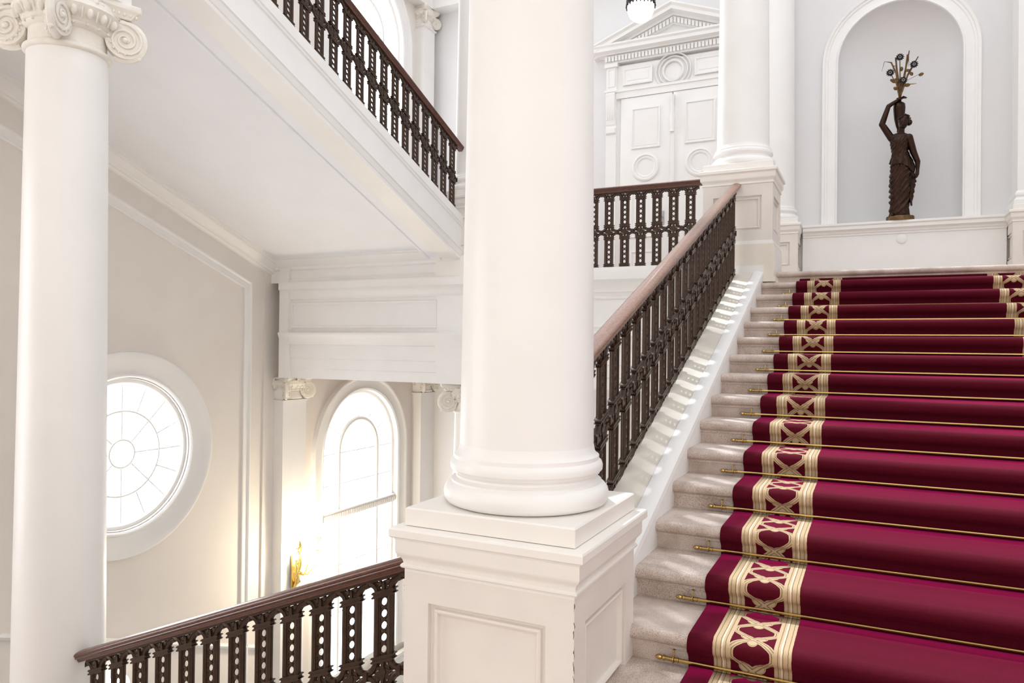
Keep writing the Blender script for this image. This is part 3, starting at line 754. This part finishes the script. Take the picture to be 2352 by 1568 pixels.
    for j in range(4):
        a0 = PI/4+PI/2*j; a1 = a0+PI/2
        p0 = Vector((math.cos(a0), math.sin(a0), 0))*hc; p1 = Vector((math.cos(a1), math.sin(a1), 0))*hc; e = (p1-p0).normalized(); p0 = p0+e*.035; p1 = p1-e*.035; md = Vector((math.cos((a0+a1)/2), math.sin((a0+a1)/2), 0))
        for i in range(11):
            t = i/10; out.append(p0.lerp(p1, t)-md*(R*.30*4*t*(1-t)))
    lv = [(.86, H*.76), (.88, H*.79), (.93, H*.86), (.97, H*.89), (1.0, H*.91), (1.0, H*.985), (.99, H)]
    rows = [[tuple(c+p*f+Vector((0, 0, zt+z))) for p in out] for f, z in lv]
    m_.grid(rows, closed_u=True); n = len(out); m_.f.append(tuple(range(n))[::-1]); m_.f.append(tuple(range(n*6, n*7)))
    for j in range(4):
        a0 = PI/2*j; md = Vector((math.cos(a0), math.sin(a0), 0)); sd = Vector((-md.y, md.x, 0))
        for i in range(-8, 9):
            if abs(i) < 2: continue
            t = i/9; p = md*(hc*.707-R*.30*(1-t*t))*.95+sd*(hc*.68*t); m_.ball(c+p+Vector((0, 0, zt+H*.83)), .010*k, .010*k, .013*k, 6, 4)
    m_.build('abacus', M_cap, parent, 35)
    for j in range(4):
        a0 = PI/2*j; md = Vector((math.cos(a0), math.sin(a0), 0)); sd = Vector((-md.y, md.x, 0)); m_ = MB(); f = c+md*(hc*.707-R*.26)+Vector((0, 0, zt+H*.80))
        for i in range(6):
            t = 2*PI*i/6; rot = Matrix((sd*math.cos(t)+Vector((0, 0, 1))*math.sin(t), md, Vector((0, 0, 1))*math.cos(t)-sd*math.sin(t))).transposed()
            m_.ball(f+(sd*math.cos(t)+Vector((0, 0, 1))*math.sin(t))*.032*k+md*.012, .036*k, .014*k, .02*k, 7, 5, rot)
        m_.ball(f+md*.02, .017*k, n=8, m=5)
        m_.tube([f-Vector((0, 0, .03)), f-Vector((0, 0, H*.22))+md*.01], [.02*k, .006], 6)
        m_.build('flower', M_cap, parent, 50)

# near column
c1 = thing('column', 'huge cream column on a panelled pedestal at the foot of the carpeted staircase', 'column')
pedestal(-1.377, 2.966, -.685, ZL, c1)
shaft_parts(-1.377, 2.966, -.685, .2975, 9.0, .2, c1, 96)
m_ = MB(); kx, ky = -1.377+.383, 2.966-.383; random.seed(11)
m_.tube([(kx-.001+random.uniform(-.0025, .0015), ky+.001+random.uniform(-.0015, .0025), -.965-.011*k) for k in range(62)], [random.choice((.0009, .0012, .0018, .0022)) for k in range(62)], 5); m_.build('chipped_paint', M_chip, c1)
# column on the upper landing
c3 = thing('column', 'white column on a tall pedestal where the pale handrail meets the upper landing', 'column')
pedestal(-1.377, 8.954, 2.107, ZU, c3)
shaft_parts(-1.377, 8.954, 2.107, .2975, 9.0, .225, c3, 64)
m_ = MB(); m_.box(-1.77, -.975, 8.545, 9.36, .80, 1.17); m_.box(-1.78, -.955, 8.52, 9.38, .745, .80); m_.box(-1.50, -1.10, 8.545, 8.8, .6, .74); m_.box(-1.5, -.94, 8.6, 9.3, .5, .76)
m_.build('pedestal_block', M_marble, c3, 0)
c4 = thing('column', 'white column behind the top end of the upper flight balustrade', 'column')
pedestal(-4.98, 8.954, 2.107, ZU, c4)
shaft_parts(-4.98, 8.954, 2.107, .2975, 9.0, .225, c4, 48)
# left column with visible capital
c2 = thing('column', 'tall white column with large scrolled capital at the left edge of the stairwell', 'column')
C2X, C2Y = -4.95, 3.14
m_ = MB(); pr = []
for j in range(15):
    t = j/14; pr.append((.283-.040*t**1.2, t*(1.93+3.0)))
m_.lathe(pr, (C2X, C2Y, -3.0), 96); m_.build('shaft', M_col, c2, 40)
m_ = MB(); m_.lathe([(.33, -3.2), (.345, -3.16), (.33, -3.11), (.30, -3.09), (.31, -3.05), (.3, -3.0), (.285, -2.98)], (C2X, C2Y, 0), 64); m_.sq([(.36, -3.3), (.36, -3.2)], C2X, C2Y); m_.build('base_moulding', M_col, c2)
m_ = MB(); m_.box(C2X-.38, C2X+.38, C2Y-.38, C2Y+.38, HALL, -3.3); m_.build('pedestal', M_dado, c2, 0)
capital(c2, C2X, C2Y, 1.93, .2435, 2.34)
# lower hall column below the landing corner
c5 = thing('column', 'white hall column with scrolled capital under the landing, right of the arched window', 'column')
m_ = MB(); m_.lathe([(.29, HALL), (.285, -3), (.245, -.94)], (-5.0, 8.954, 0), 48); m_.build('shaft', M_col, c5, 40)
capital(c5, -5.0, 8.954, -.94, .245, -.53)
m_ = MB(); m_.box(-5.35, -4.65, 8.6, 9.3, HALL, HALL+.9); m_.build('pedestal', M_dado, c5, 0)
# pilasters on the window wall
def pilaster(label, y, z0, z1, w=.26, d=.22, cap=.36, x=XW):
    p = thing('pilaster', label, 'pilaster'); m_ = MB(); m_.box(x, x+d, y-w, y+w, z0, z1-cap); m_.build('shaft', M_white, p, 0)
    m_ = MB(); m_.box(x, x+d+.015, y-w-.015, y+w+.015, z1-cap-.035, z1-cap-.02); m_.box(x, x+d+.03, y-w-.03, y+w+.03, z1-cap-.02, z1-cap); m_.box(x, x+d-.01, y-w+.01, y+w-.01, z1-cap, z1-.07)
    m_.build('astragal', M_white, p, 0)
    m_ = MB(); m_.box(x, x+d+.05, y-w-.05, y+w+.05, z0, z0+.12); m_.tube([(x, y-w-.04, z0+.15), (x+d+.03, y-w-.04, z0+.15), (x+d+.03, y+w+.04, z0+.15), (x, y+w+.04, z0+.15)], .035, 8); m_.build('base_moulding', M_white, p)
    return p
p1 = pilaster('white pilaster with scrolled capital left of the lower arched window', 8.95, -6.9, -.53)
capital(p1, -8.43, 8.95, -.88, .235, -.53)
p2 = pilaster('white pilaster with scrolled capital right of the lower arched window, beside the corner', 12.85, -6.9, -.62)
capital(p2, -8.43, 12.85, -.97, .235, -.62)
p3 = pilaster('white corner pilaster with capital in the upper hall beside the arched window', 12.78, ZU, 6.95, w=.2, d=.2, cap=.4)
capital(p3, -8.43, 12.78, 6.55, .2, 6.95)
# upper entablature under the ceiling of the landing
mb = MB(); mb.box(XW, XW+.25, 8.6, YB, 6.95, 7.5); mb.box(XW, 7, YB-.3, YB, 6.95, 7.5); mb.box(XW, XW+.32, 8.6, YB, 7.5, 7.65); mb.box(XW, 7, YB-.4, YB, 7.5, 7.65)
struct(mb.build('trim_11', M_white, smooth=0))
# beam carried by the left column
mb = MB()
bp = [(-.30, 2.34), (-.30, 2.52), (-.315, 2.525), (-.315, 2.72), (-.33, 2.73), (-.37, 2.80), (-.37, 2.84), (-.30, 2.86), (-.30, 3.3), (.26, 3.3), (.26, 2.34)]
mb.prism([(C2Y+p, q) for p, q in bp], lambda p, q, t: (t, p, q), XW, C2X+.29); struct(mb.build('beam_left', M_white, smooth=0))
mb = MB(); mb.box(XW, C2X+.2, -4.2, 3.4, 3.3, 3.6); struct(mb.build('ceiling_left', M_wall, smooth=0))

# ------------------------------------------------------------------ back wall: niche surround, ledge, engaged columns
mb = MB(); n = 40; zb = 2.03
def npath(r): return [(NX0-r, YB, zb)]+[(NX0-r*math.cos(PI*k/n), YB, NZ0+r*math.sin(PI*k/n)) for k in range(n+1)]+[(NX0+r, YB, zb)]
mb.sweep(npath(NR), [(0, -.05), (0, .02), (-.008, .035), (-.022, .035), (-.03, .02), (-.04, .012), (-.15, .012), (-.16, .03), (-.19, .03), (-.2, .05), (-.235, .06), (-.245, .045), (-.25, -.01)], (0, -1, 0))
struct(mb.build('trim_12', M_white))
mb = MB(); xl, xr = -1.03, 1.80
mb.box(xl, xr, 13.0, YB+.02, ZU, 1.87)
mb.prism([(13.0, 1.83), (12.985, 1.835), (12.985, 1.86), (12.97, 1.875), (12.965, 1.90), (12.94, 1.92), (12.92, 1.93), (12.92, 1.98), (12.905, 1.99), (12.9, 2.0), (12.9, 2.03), (YB+.02, 2.03), (YB+.02, 1.83)], lambda p, q, t: (t, p, q), xl, xr)
struct(mb.build('trim_13', M_white, smooth=20))
def eng(cx, label, flat=False):
    e = thing('engaged_column', label, 'column'); cy = 12.9
    pedestal(cx, cy, 2.107, ZU, e, half=.36)
    if flat:
        m_ = MB(); m_.box(cx-.3, cx+.3, 12.6, YB, 2.3, 7.0); m_.build('shaft', M_col, e, 0)
        m_ = MB(); m_.sq([(.35, 2.107), (.35, 2.17), (.33, 2.19), (.315, 2.21), (.33, 2.24), (.33, 2.27), (.3, 2.31)], cx, cy); m_.build('base_moulding', M_col, e, 25)
    else: shaft_parts(cx, cy, 2.107, .28, 7.0, .24, e, 48)
eng(-1.43, 'white column engaged in the wall left of the statue niche')
eng(2.17, 'white pilaster on the wall right of the statue niche', True)
mb = MB(); mb.lathe([(.001, 0), (.07, 0), (.075, .006), (.06, .012), (.001, .014)], n=28); mb.v = [(.42+x, 12.995-z, 1.75+y) for x, y, z in mb.v]
tag(mb.build('round_wall_disc', M_white), 'small round white cap on the wall below the statue ledge', 'wall fitting')

# ------------------------------------------------------------------ panelled double door with pediment
DX = -3.215; YD = YB
d = thing('door_1', 'tall white double door under a triangular pediment on the upper landing', 'door'); d['kind'] = 'structure'
m_ = MB()
m_.box(DX-1.06, DX+1.06, YD-.09, YD, ZU, 5.2)
m_.build('door_frame', M_white, d, 0)
for sg in (-1, 1):
    x0 = DX-.965 if sg < 0 else DX+.01; w = .955
    m_ = MB(); yy = YD-.1
    m_.rings((x0, yy, ZU+.02), (1, 0, 0), (0, 0, 1), w, 3.68, [(0, 0), (.0, .02), (.012, .025)])
    def pan(z0, z1):
        m_.rings((x0+.21, yy-.027, z0), (1, 0, 0), (0, 0, 1), w-.42, z1-z0, [(0, 0), (0, .02), (.02, .025), (.035, .008), (.05, .004), (.055, .012)])
    pan(3.62, 4.36); pan(1.15, 1.75); pan(2.0, 2.9)
    cx = x0+w/2
    m_.sweep([(cx+.25*math.cos(2*PI*k/40), yy-.027, 3.27+.25*math.sin(2*PI*k/40)) for k in range(40)], [(0, 0), (0, .02), (-.03, .03), (-.05, .01), (-.075, .015), (-.1, 0)], (0, -1, 0), closed=True)
    lf = m_.build('door_leaf', M_white, d, 25)
m_ = MB(); m_.box(DX-.035, DX+.035, YD-.15, YD-.1, ZU, 4.3); m_.tube([(DX, YD-.16, 4.5), (DX, YD-.16, 4.42), (DX, YD-.16, 4.2), (DX, YD-.16, 4.1), (DX, YD-.16, 3.9), (DX, YD-.16, 3.85)], [.05, .035, .03, .05, .03, .045], 10); m_.build('meeting_stile', M_white, d)
m_ = MB(); m_.box(DX-.16, DX-.14, YD-.19, YD-.12, 2.33, 2.35); m_.box(DX-.30, DX-.14, YD-.2, YD-.18, 2.33, 2.355); m_.box(DX-.165, DX-.135, YD-.14, YD-.125, 2.2, 2.45); m_.build('door_handle', M_nickel, d, 0)
for sg in (-1, 1):
    xp = DX+sg*1.15
    m_ = MB(); m_.box(xp-.1, xp+.1, YD-.13, YD, ZU, 5.25); m_.box(xp-.13, xp+.13, YD-.16, YD, ZU, ZU+.3); m_.box(xp-.125, xp+.125, YD-.17, YD, 4.72, 4.76); m_.box(xp-.125, xp+.125, YD-.17, YD, 5.18, 5.25)
    m_.rings((xp-.07, YD-.132, 4.82), (1, 0, 0), (0, 0, 1), .14, .33, [(0, 0), (0, .012), (.015, .012), (.02, .002)])
    m_.prism([(0, 4.72), (-.07, 4.70), (-.075, 4.6), (-.05, 4.35), (-.02, 4.12), (0, 4.1)], lambda p, q, t: (t, YD-.13+p, q), xp-.085, xp+.085)
    for k in range(-2, 3): m_.tube([(xp+k*.033, YD-.2, 4.66), (xp+k*.033, YD-.19, 4.5), (xp+k*.033, YD-.165, 4.2)], .009, 6)
    m_.prism([(0, 4.06), (-.04, 4.05), (-.04, 3.96), (0, 3.93)], lambda p, q, t: (t, YD-.13+p, q), xp-.09, xp+.09)
    m_.build('jamb_pilaster', M_white, d, 20)
m_ = MB()
m_.box(DX-1.05, DX+1.05, YD-.14, YD, 4.58, 4.70); m_.box(DX-1.07, DX+1.07, YD-.16, YD, 4.70, 4.745)
for sg in (-1, 1):
    m_.rings((DX+(-.93 if sg < 0 else .38), YD-.11, 4.82), (1, 0, 0), (0, 0, 1), .55, .3, [(0, 0), (0, .015), (.02, .02), (.035, .004), (.07, .004), (.08, .012)])
for r0, r1 in ((.16, .2), (.24, .27), (.30, .33)):
    m_.sweep([(DX+r1*math.cos(2*PI*k/40), YD-.11, 4.96+r1*math.sin(2*PI*k/40)) for k in range(40)], [(0, 0), (-.01, .025), (-(r1-r0)*.7, .03), (-(r1-r0), 0)], (0, -1, 0), closed=True)
m_.build('frieze', M_white, d, 25)
def dentils(m_, x0, x1, z, y, n, s=None):
    for k in range(n):
        x = x0+(x1-x0)*(k+.5)/n; w = (x1-x0)/n*.36; zz = z(x); m_.add([(x-w, y-.05, z(x-w)), (x+w, y-.05, z(x+w)), (x+w, y, z(x+w)), (x-w, y, z(x-w)), (x-w, y-.05, z(x-w)+.09), (x+w, y-.05, z(x+w)+.09), (x+w, y, z(x+w)+.09), (x-w, y, z(x-w)+.09)],
            [(0, 3, 2, 1), (4, 5, 6, 7), (0, 1, 5, 4), (1, 2, 6, 5), (2, 3, 7, 6), (3, 0, 4, 7)])
m_ = MB(); hw = 1.27
m_.box(DX-hw, DX+hw, YD-.14, YD, 5.25, 5.42); dentils(m_, DX-hw, DX+hw, lambda x: 5.28, YD-.14, 40)
m_.prism([(0, 5.40), (-.2, 5.40), (-.21, 5.42), (-.30, 5.44), (-.30, 5.50), (-.33, 5.53), (-.33, 5.56), (0, 5.56)], lambda p, q, t: (t, YD+p, q), DX-1.45, DX+1.45)
m_.build('cornice', M_white, d, 20)
m_ = MB(); ap = 6.10; sl = (ap-5.53)/1.49
for sg in (-1, 1):
    rk = lambda p, q, t: (DX+sg*t, YD+p, q-sl*t)
    m_.prism([(0, ap-.16), (-.16, ap-.16), (-.17, ap-.12), (-.305, ap-.10), (-.305, ap-.04), (-.345, ap), (-.345, ap+.03), (0, ap+.03)], rk, 0, 1.485)
    m_.prism([(0, ap-.30), (-.12, ap-.30), (-.12, ap-.15), (0, ap-.15)], rk, 0, 1.1)
    dentils(m_, DX if sg > 0 else DX-1.1, DX+1.1 if sg > 0 else DX, lambda x: ap-.28-sl*abs(x-DX), YD-.12, 17)
m_.add([(DX-1.3, YD-.06, 5.55), (DX+1.3, YD-.06, 5.55), (DX, YD-.06, ap-.1)], [(0, 1, 2)])
m_.build('pediment', M_white, d, 20)

# ------------------------------------------------------------------ statue
def statue():
    t = thing('statue', 'dark bronze draped woman carrying a vase of metal flowers, on the niche ledge', 'statue', loc=(.395, 12.99, 2.03))
    m_ = MB(); m_.lathe([(.19, 0), (.2, .006), (.2, .055), (.19, .07), (.17, .075)], n=36, sy=.6); m_.build('base', M_gilt, t, 40)
    # gown: stacked folded sections  (cx, cy, rx, ry, z)
    sec = [(-.015, -.0, .155, .095, .07), (-.02, -.01, .135, .09, .12), (-.015, 0, .135, .088, .25), (.0, 0, .15, .092, .42), (.005, 0, .158, .095, .58), (.015, 0, .165, .1, .72), (.02, 0, .165, .105, .84),
           (.015, .0, .15, .1, .93), (-.0, 0, .125, .09, 1.02), (-.01, 0, .118, .085, 1.10), (-.015, -.005, .128, .095, 1.18), (-.02, -.005, .132, .098, 1.25), (-.02, 0, .125, .08, 1.31)]
    rows = []; n = 160; NZ = 120
    def at(z):
        for i in range(len(sec)-1):
            if z <= sec[i+1][4]:
                f = (z-sec[i][4])/(sec[i+1][4]-sec[i][4]); f = f*f*(3-2*f)*.5+f*.5
                return [sec[i][k]+(sec[i+1][k]-sec[i][k])*f for k in range(4)]
        return list(sec[-1][:4])
    for j in range(NZ+1):
        z = .07+(1.31-.07)*j/NZ; cx, cy, rx, ry = at(z); row = []
        for k in range(n):
            a = 2*PI*k/n; low = 1-min(1, z/1.0)
            # diagonal folds falling from the right hip, finer ones over the bodice
            xx = rx*math.cos(a); fr_ = 1 if math.sin(a) < 0 else -1
            if z < .95:
                ph = (xx-.50*z*(1+.35*z))*46*(1)+1.1*math.sin(z*5+a*2)+math.sin(a*3); ph2 = (xx-.6*z)*95+2*math.sin(z*9)
                fo = .15*(.45+.55*low)*(1-abs(math.sin(ph)))**1.6-.045+.02*math.sin(ph2)
            else:
                ph = (xx-.75*z)*70+math.sin(a*4)*.6; fo = .085*(1-abs(math.sin(ph)))**1.5-.025+.012*math.sin(a*17-z*38)
            zz = z-.02*math.sin(a)*(0)
            k2 = 1+fo*(1.3 if z < .95 else 1)
            row.append((cx+rx*k2*math.cos(a)*(1+.0), cy+ry*k2*math.sin(a), zz))
        rows.append(row)
    m_ = MB(); m_.grid(rows, closed_u=True); m_.f.append(tuple(range(n))[::-1])
    # overfold (peplum) and hanging drape at the side
    ro = []
    for j in range(9):
        f = j/8; row = []
        for k in range(64):
            a = 2*PI*k/64; z = 1.04-.20*f-.07*f*math.cos(a)+.03*f*math.sin(a*3); cx, cy, rx, ry = at(z); e = 1.03+.10*f+.05*math.sin(a*9+3+f*2)*(.3+f)-.03*(1-abs(math.sin(a*6-f*4))); row.append((cx+rx*e*math.cos(a), cy+ry*e*math.sin(a), z))
        ro.append(row)
    m_.grid(ro, closed_u=True)
    for kx in range(5):
        xx = .165+.012*kx; zt_ = .80-.02*kx; zb_ = .22+.085*kx
        pts = [(xx-.02+.012*math.sin(q*2.1+kx), -.02+.012*kx, zt_+(zb_-zt_)*q/7) for q in range(8)]; m_.tube(pts, [.02, .024, .024, .026, .026, .024, .02, .012], 7)
    m_.build('gown', M_bronze, t, 60)
    # body: torso top, neck, head, arms fused into one skin
    m_ = MB()
    def limb(p, r, n=12):
        P = [Vector(q) for q in p]; rr = []; pp = []
        for i in range(len(P)-1):
            for k in range(6): f = k/6; pp.append(P[i].lerp(P[i+1], f)); rr.append(r[i]+(r[i+1]-r[i])*f)
        pp.append(P[-1]); rr.append(r[-1]); m_.tube(pp, rr, n)
        for i in range(len(P)): m_.ball(P[i], r[i]*1.0, n=12, m=8)
    m_.ball((-.015, 0, 1.30), .145, .075, .09, 16, 10); m_.ball((-.015, 0, 1.16), .12, .075, .14, 16, 10)
    limb([(.0, 0, 1.34), (.012, -.01, 1.44)], [.052, .043])
    m_.ball((.03, -.022, 1.535), .07, .082, .104, 18, 12)                       # skull and face
    m_.ball((.012, -.075, 1.495), .040, .035, .05, 12, 8); m_.ball((-.005, -.098, 1.455), .022, .02, .018, 10, 6)
    m_.tube([(.0, -.098, 1.55), (-.012, -.118, 1.512), (-.008, -.098, 1.50)], [.009, .013, .008], 8)
    m_.ball((.0, -.102, 1.48), .020, .010, .006, 8, 5); m_.ball((.0, -.1, 1.468), .018, .010, .006, 8, 5)
    for sx in (-.028, .03): m_.ball((sx, -.094, 1.535), .014, .01, .008, 8, 5)
    # raised right arm (left in the picture)
    limb([(-.13, 0, 1.31), (-.265, -.01, 1.545), (-.175, .02, 1.83), (-.06, .03, 1.905)], [.055, .048, .036, .026])
    limb([(-.06, .03, 1.905), (-.01, .02, 1.925)], [.026, .024])
    for q, (dx, dy) in enumerate(((.065, -.03), (.075, -.012), (.078, .008), (.07, .028))):
        limb([(-.01, .01+.008*q, 1.93), (.03+.003*q, dy, 1.945-.003*q), (dx, dy-.01, 1.925)], [.012, .0105, .008], 8)
    limb([(-.03, -.01, 1.915), (-.0, -.045, 1.90), (.02, -.055, 1.905)], [.012, .011, .008], 8)
    # hanging left arm
    limb([(.115, 0, 1.30), (.175, .0, 1.07), (.235, -.02, .90), (.232, -.045, .76)], [.058, .05, .04, .026])
    limb([(.232, -.045, .76), (.225, -.055, .70)], [.028, .030])
    for q in range(4): limb([(.238-.008*q, -.06+.012*q, .69), (.226-.006*q, -.075+.012*q, .655), (.205-.003*q, -.07+.012*q, .64)], [.012, .0105, .008], 8)
    limb([(.215, -.06, .72), (.2, -.08, .69), (.198, -.082, .665)], [.012, .011, .009], 8)
    # feet
    for fx in (-.09, .05): limb([(fx, -.03, .11), (fx-.02, -.10, .088)], [.032, .02], 8)
    b = m_.build('body', M_bronze, t, 0)
    md = b.modifiers.new('fuse', 'REMESH'); md.mode = 'VOXEL'; md.voxel_size = .0075; md.use_smooth_shade = True
    m_ = MB(); random.seed(3)         # hair: a cap of curls with a bun
    m_.ball((.042, .0, 1.585), .088, .092, .078, 16, 10); m_.ball((.112, .02, 1.54), .05, .05, .052, 12, 8)
    for q in range(70):
        a = random.uniform(0, 2*PI); e = random.uniform(.15, 1.2); p = Vector((math.cos(a)*math.cos(e)*.088, math.sin(a)*math.cos(e)*.092, math.sin(e)*.078)); m_.ball((.042+p.x, p.y, 1.585+p.z), .015, n=6, m=4)
    m_.build('hair', M_bronze, t, 60)
    m_ = MB(); m_.lathe([(.02, 1.40), (.035, 1.43), (.03, 1.46), (.05, 1.52), (.072, 1.62), (.082, 1.72), (.088, 1.80), (.084, 1.86), (.06, 1.885), (.032, 1.90), (.028, 1.93), (.04, 1.95), (.045, 1.96), (.03, 1.962)], (-.02, .09, 0), 32); m_.build('vase', M_bronze, t, 40)
    b0 = Vector((-.015, .08, 1.95))
    m_ = MB(); heads = [(-.02, 0, 2.58, .0), (-.155, -.03, 2.345, 0), (.175, -.03, 2.425, 0), (.025, -.09, 2.18, 0)]
    for hx, hy, hz, _ in heads: m_.tube([b0, b0.lerp(Vector((hx, hy, hz)), .5)+Vector((hx*-.12, 0, .03)), Vector((hx, hy+.03, hz))], [.014, .009, .006], 6)
    for i_ in range(6): m_.tube([b0+Vector((.012*math.cos(i_), .012*math.sin(i_), 0)), b0+Vector((.02*math.cos(i_), .02*math.sin(i_), .3))], .009, 5)
    m_.ball((.005, .03, 2.40), .024, .024, .036, 8, 6)
    m_.build('stems', M_gilt, t, 50)
    for hx, hy, hz, _ in heads:
        m_ = MB()
        for k in range(12):
            a = 2*PI*k/12; p = Vector((math.cos(a), 0, math.sin(a))); c = Vector((hx, hy, hz))
            m_.tube([c+p*.015, c+p*.035+Vector((0, -.008, 0)), c+p*.062], [.008, .015, .003], 6)
            if k % 2: m_.tube([c+p*.01+Vector((0, .012, 0)), c+p*.04+Vector((0, .01, 0)), c+p*.058], [.008, .012, .003], 5)
        m_.ball((hx, hy, hz), .022, .014, .022, 10, 6); fo = m_.build('flower', M_dark, t, 50)
        m_ = MB(); m_.tube([(hx+.0185*math.cos(2*PI*k/16), hy-.014, hz+.0185*math.sin(2*PI*k/16)) for k in range(17)], .0035, 5); m_.build('lamp_socket', M_nickel, fo)
    def blade(pts, w):
        m_.tube(pts, [w*.5, w, w*.9, w*.6, w*.2][:len(pts)], 5, sq=.3)
    m_ = MB()
    for pts in ([(-.02, .08, 2.0), (-.07, .06, 2.35), (-.14, .05, 2.53), (-.235, .04, 2.56), (-.275, .03, 2.40)], [(-.02, .08, 2.0), (-.05, .06, 2.3), (-.075, .05, 2.48), (-.10, .04, 2.47), (-.11, .04, 2.38)],
                [(0, .08, 2.0), (.05, .06, 2.3), (.085, .04, 2.62), (.10, .03, 2.60), (.105, .02, 2.42)], [(0, .08, 2.0), (.04, .06, 2.3), (.09, .05, 2.55), (.11, .05, 2.68)], [(.02, .08, 2.05), (.09, .05, 2.3), (.17, .04, 2.45), (.235, .03, 2.56)], [(0, .08, 2.0), (-.06, .06, 2.4), (-.08, .05, 2.6)]):
        blade(pts, .014)
    m_.tube([(.03, .05, 2.18), (.12, .02, 2.22), (.24, 0, 2.27)], .003, 5); m_.tube([(.03, .05, 2.13), (.1, .02, 2.14), (.21, 0, 2.13)], [.01, .008, .004], 5)
    for cx, cz, r, rz in ((-.09, 2.22, .05, .3), (-.13, 2.235, .03, .8), (-.08, 2.10, .035, .9), (.275, 2.27, .038, -.4), (.09, 2.36, .035, .2), (.14, 2.30, .035, 1), (.085, 2.13, .042, 0), (-.06, 2.25, .03, 0)):
        rot = Matrix.Rotation(rz, 3, 'Y'); m_.ball((cx, .02, cz), r, .006, r*.72, 12, 6, rot); m_.tube([(cx-r*.8, .012, cz), (cx+r*.8, .012, cz+.01)], .004, 5)
    m_.build('leaves', M_gilt, t, 50)
statue()

# ------------------------------------------------------------------ lamps
pl = thing('pendant_lamp', 'white glass bowl lamp with a dark ornate ring hanging before the pediment', 'lamp', loc=(-3.24, 11.0, 5.03))
m_ = MB(); m_.lathe([(.001, 0), (.06, .008), (.12, .04), (.17, .09), (.198, .16), (.205, .23), (.2, .3)], n=36); m_.build('bowl', M_globe, pl, 50)
m_ = MB(); m_.lathe([(.205, .26), (.222, .262), (.228, .28), (.218, .31), (.225, .33), (.205, .335)], n=36)
for k in range(24):
    a = 2*PI*k/24; m_.ball((.222*math.cos(a), .222*math.sin(a), .245), .012, .012, .022 if k % 4 else .035, 6, 4)
m_.build('ring', M_dark, pl, 50)
for k in range(3):
    a = 2*PI*k/3+.4; m_ = MB(); m_.tube([(.22*math.cos(a), .22*math.sin(a), .33), (.15*math.cos(a), .15*math.sin(a), .7), (.03*math.cos(a), .03*math.sin(a), 1.2), (0, 0, 2.2), (0, 0, 3.97)], .009, 6); m_.build('chain', M_dark, pl)
sc = thing('wall_sconce', 'gilt branched wall lamp glowing on the pilaster left of the arched window', 'wall lamp', loc=(-8.2, 8.92, -3.45))
m_ = MB(); m_.box(0, .03, -.05, .05, -.42, .1); m_.tube([(.03, 0, -.4), (.1, 0, -.3), (.12, -.03, -.15), (.16, 0, 0), (.13, .03, .12), (.15, 0, .25), (.13, 0, .34)], [.03, .045, .03, .045, .025, .03, .008], 8)
for k in range(9): m_.ball((.13+.03*math.cos(k*2.2), .03*math.sin(k*2.2), -.38+k*.075), .026, .026, .03, 7, 5)
m_.build('stem', M_gold, sc, 50)
for dy, dz in ((.14, .06), (.36, .10), (-.12, .05)):
    m_ = MB(); m_.tube([(.14, 0, -.18), (.16, dy*.4, -.22), (.18, dy*.85, -.12), (.18, dy*1.02, .0), (.18, dy, dz)], [.015, .012, .012, .01, .01], 7)
    m_.lathe([(.008, 0), (.03, .01), (.04, .03), (.03, .035)], (.18, dy, dz), 14)
    m_.tube([(.18, dy, dz), (.18, dy+.02, dz+.16), (.18, dy+.08, dz+.2), (.18, dy+.11, dz+.14)], [.006, .006, .007, .004], 6); m_.ball((.18, dy, dz+.2), .012, .012, .02, 6, 5)
    m_.build('arm', M_gold, sc, 50)
    m_ = MB(); m_.ball((.18, dy, dz+.07), .035, .035, .05, 10, 7); m_.build('bulb', M_bulb, sc, 60)
l = bpy.data.lights.new('sconce_light', 'POINT'); l.energy = 150; l.color = (1, .84, .6); l.shadow_soft_size = .12
lo = bpy.data.objects.new('sconce_light', l); C.objects.link(lo); lo.location = (-7.9, 9.05, -3.4)
gl = thing('globe_lamp', 'white glass globe glimpsed between the two leftmost balusters', 'lamp', loc=(-8.25, 5.93, -4.17))
m_ = MB(); m_.ball((.06, 0, 0), .12, n=20, m=14); m_.build('globe', M_globe, gl, 60)
m_ = MB(); m_.tube([(-.2, 0, -.2), (0, 0, -.2), (.06, 0, -.12)], .02, 8); m_.build('bracket', M_gold, gl)
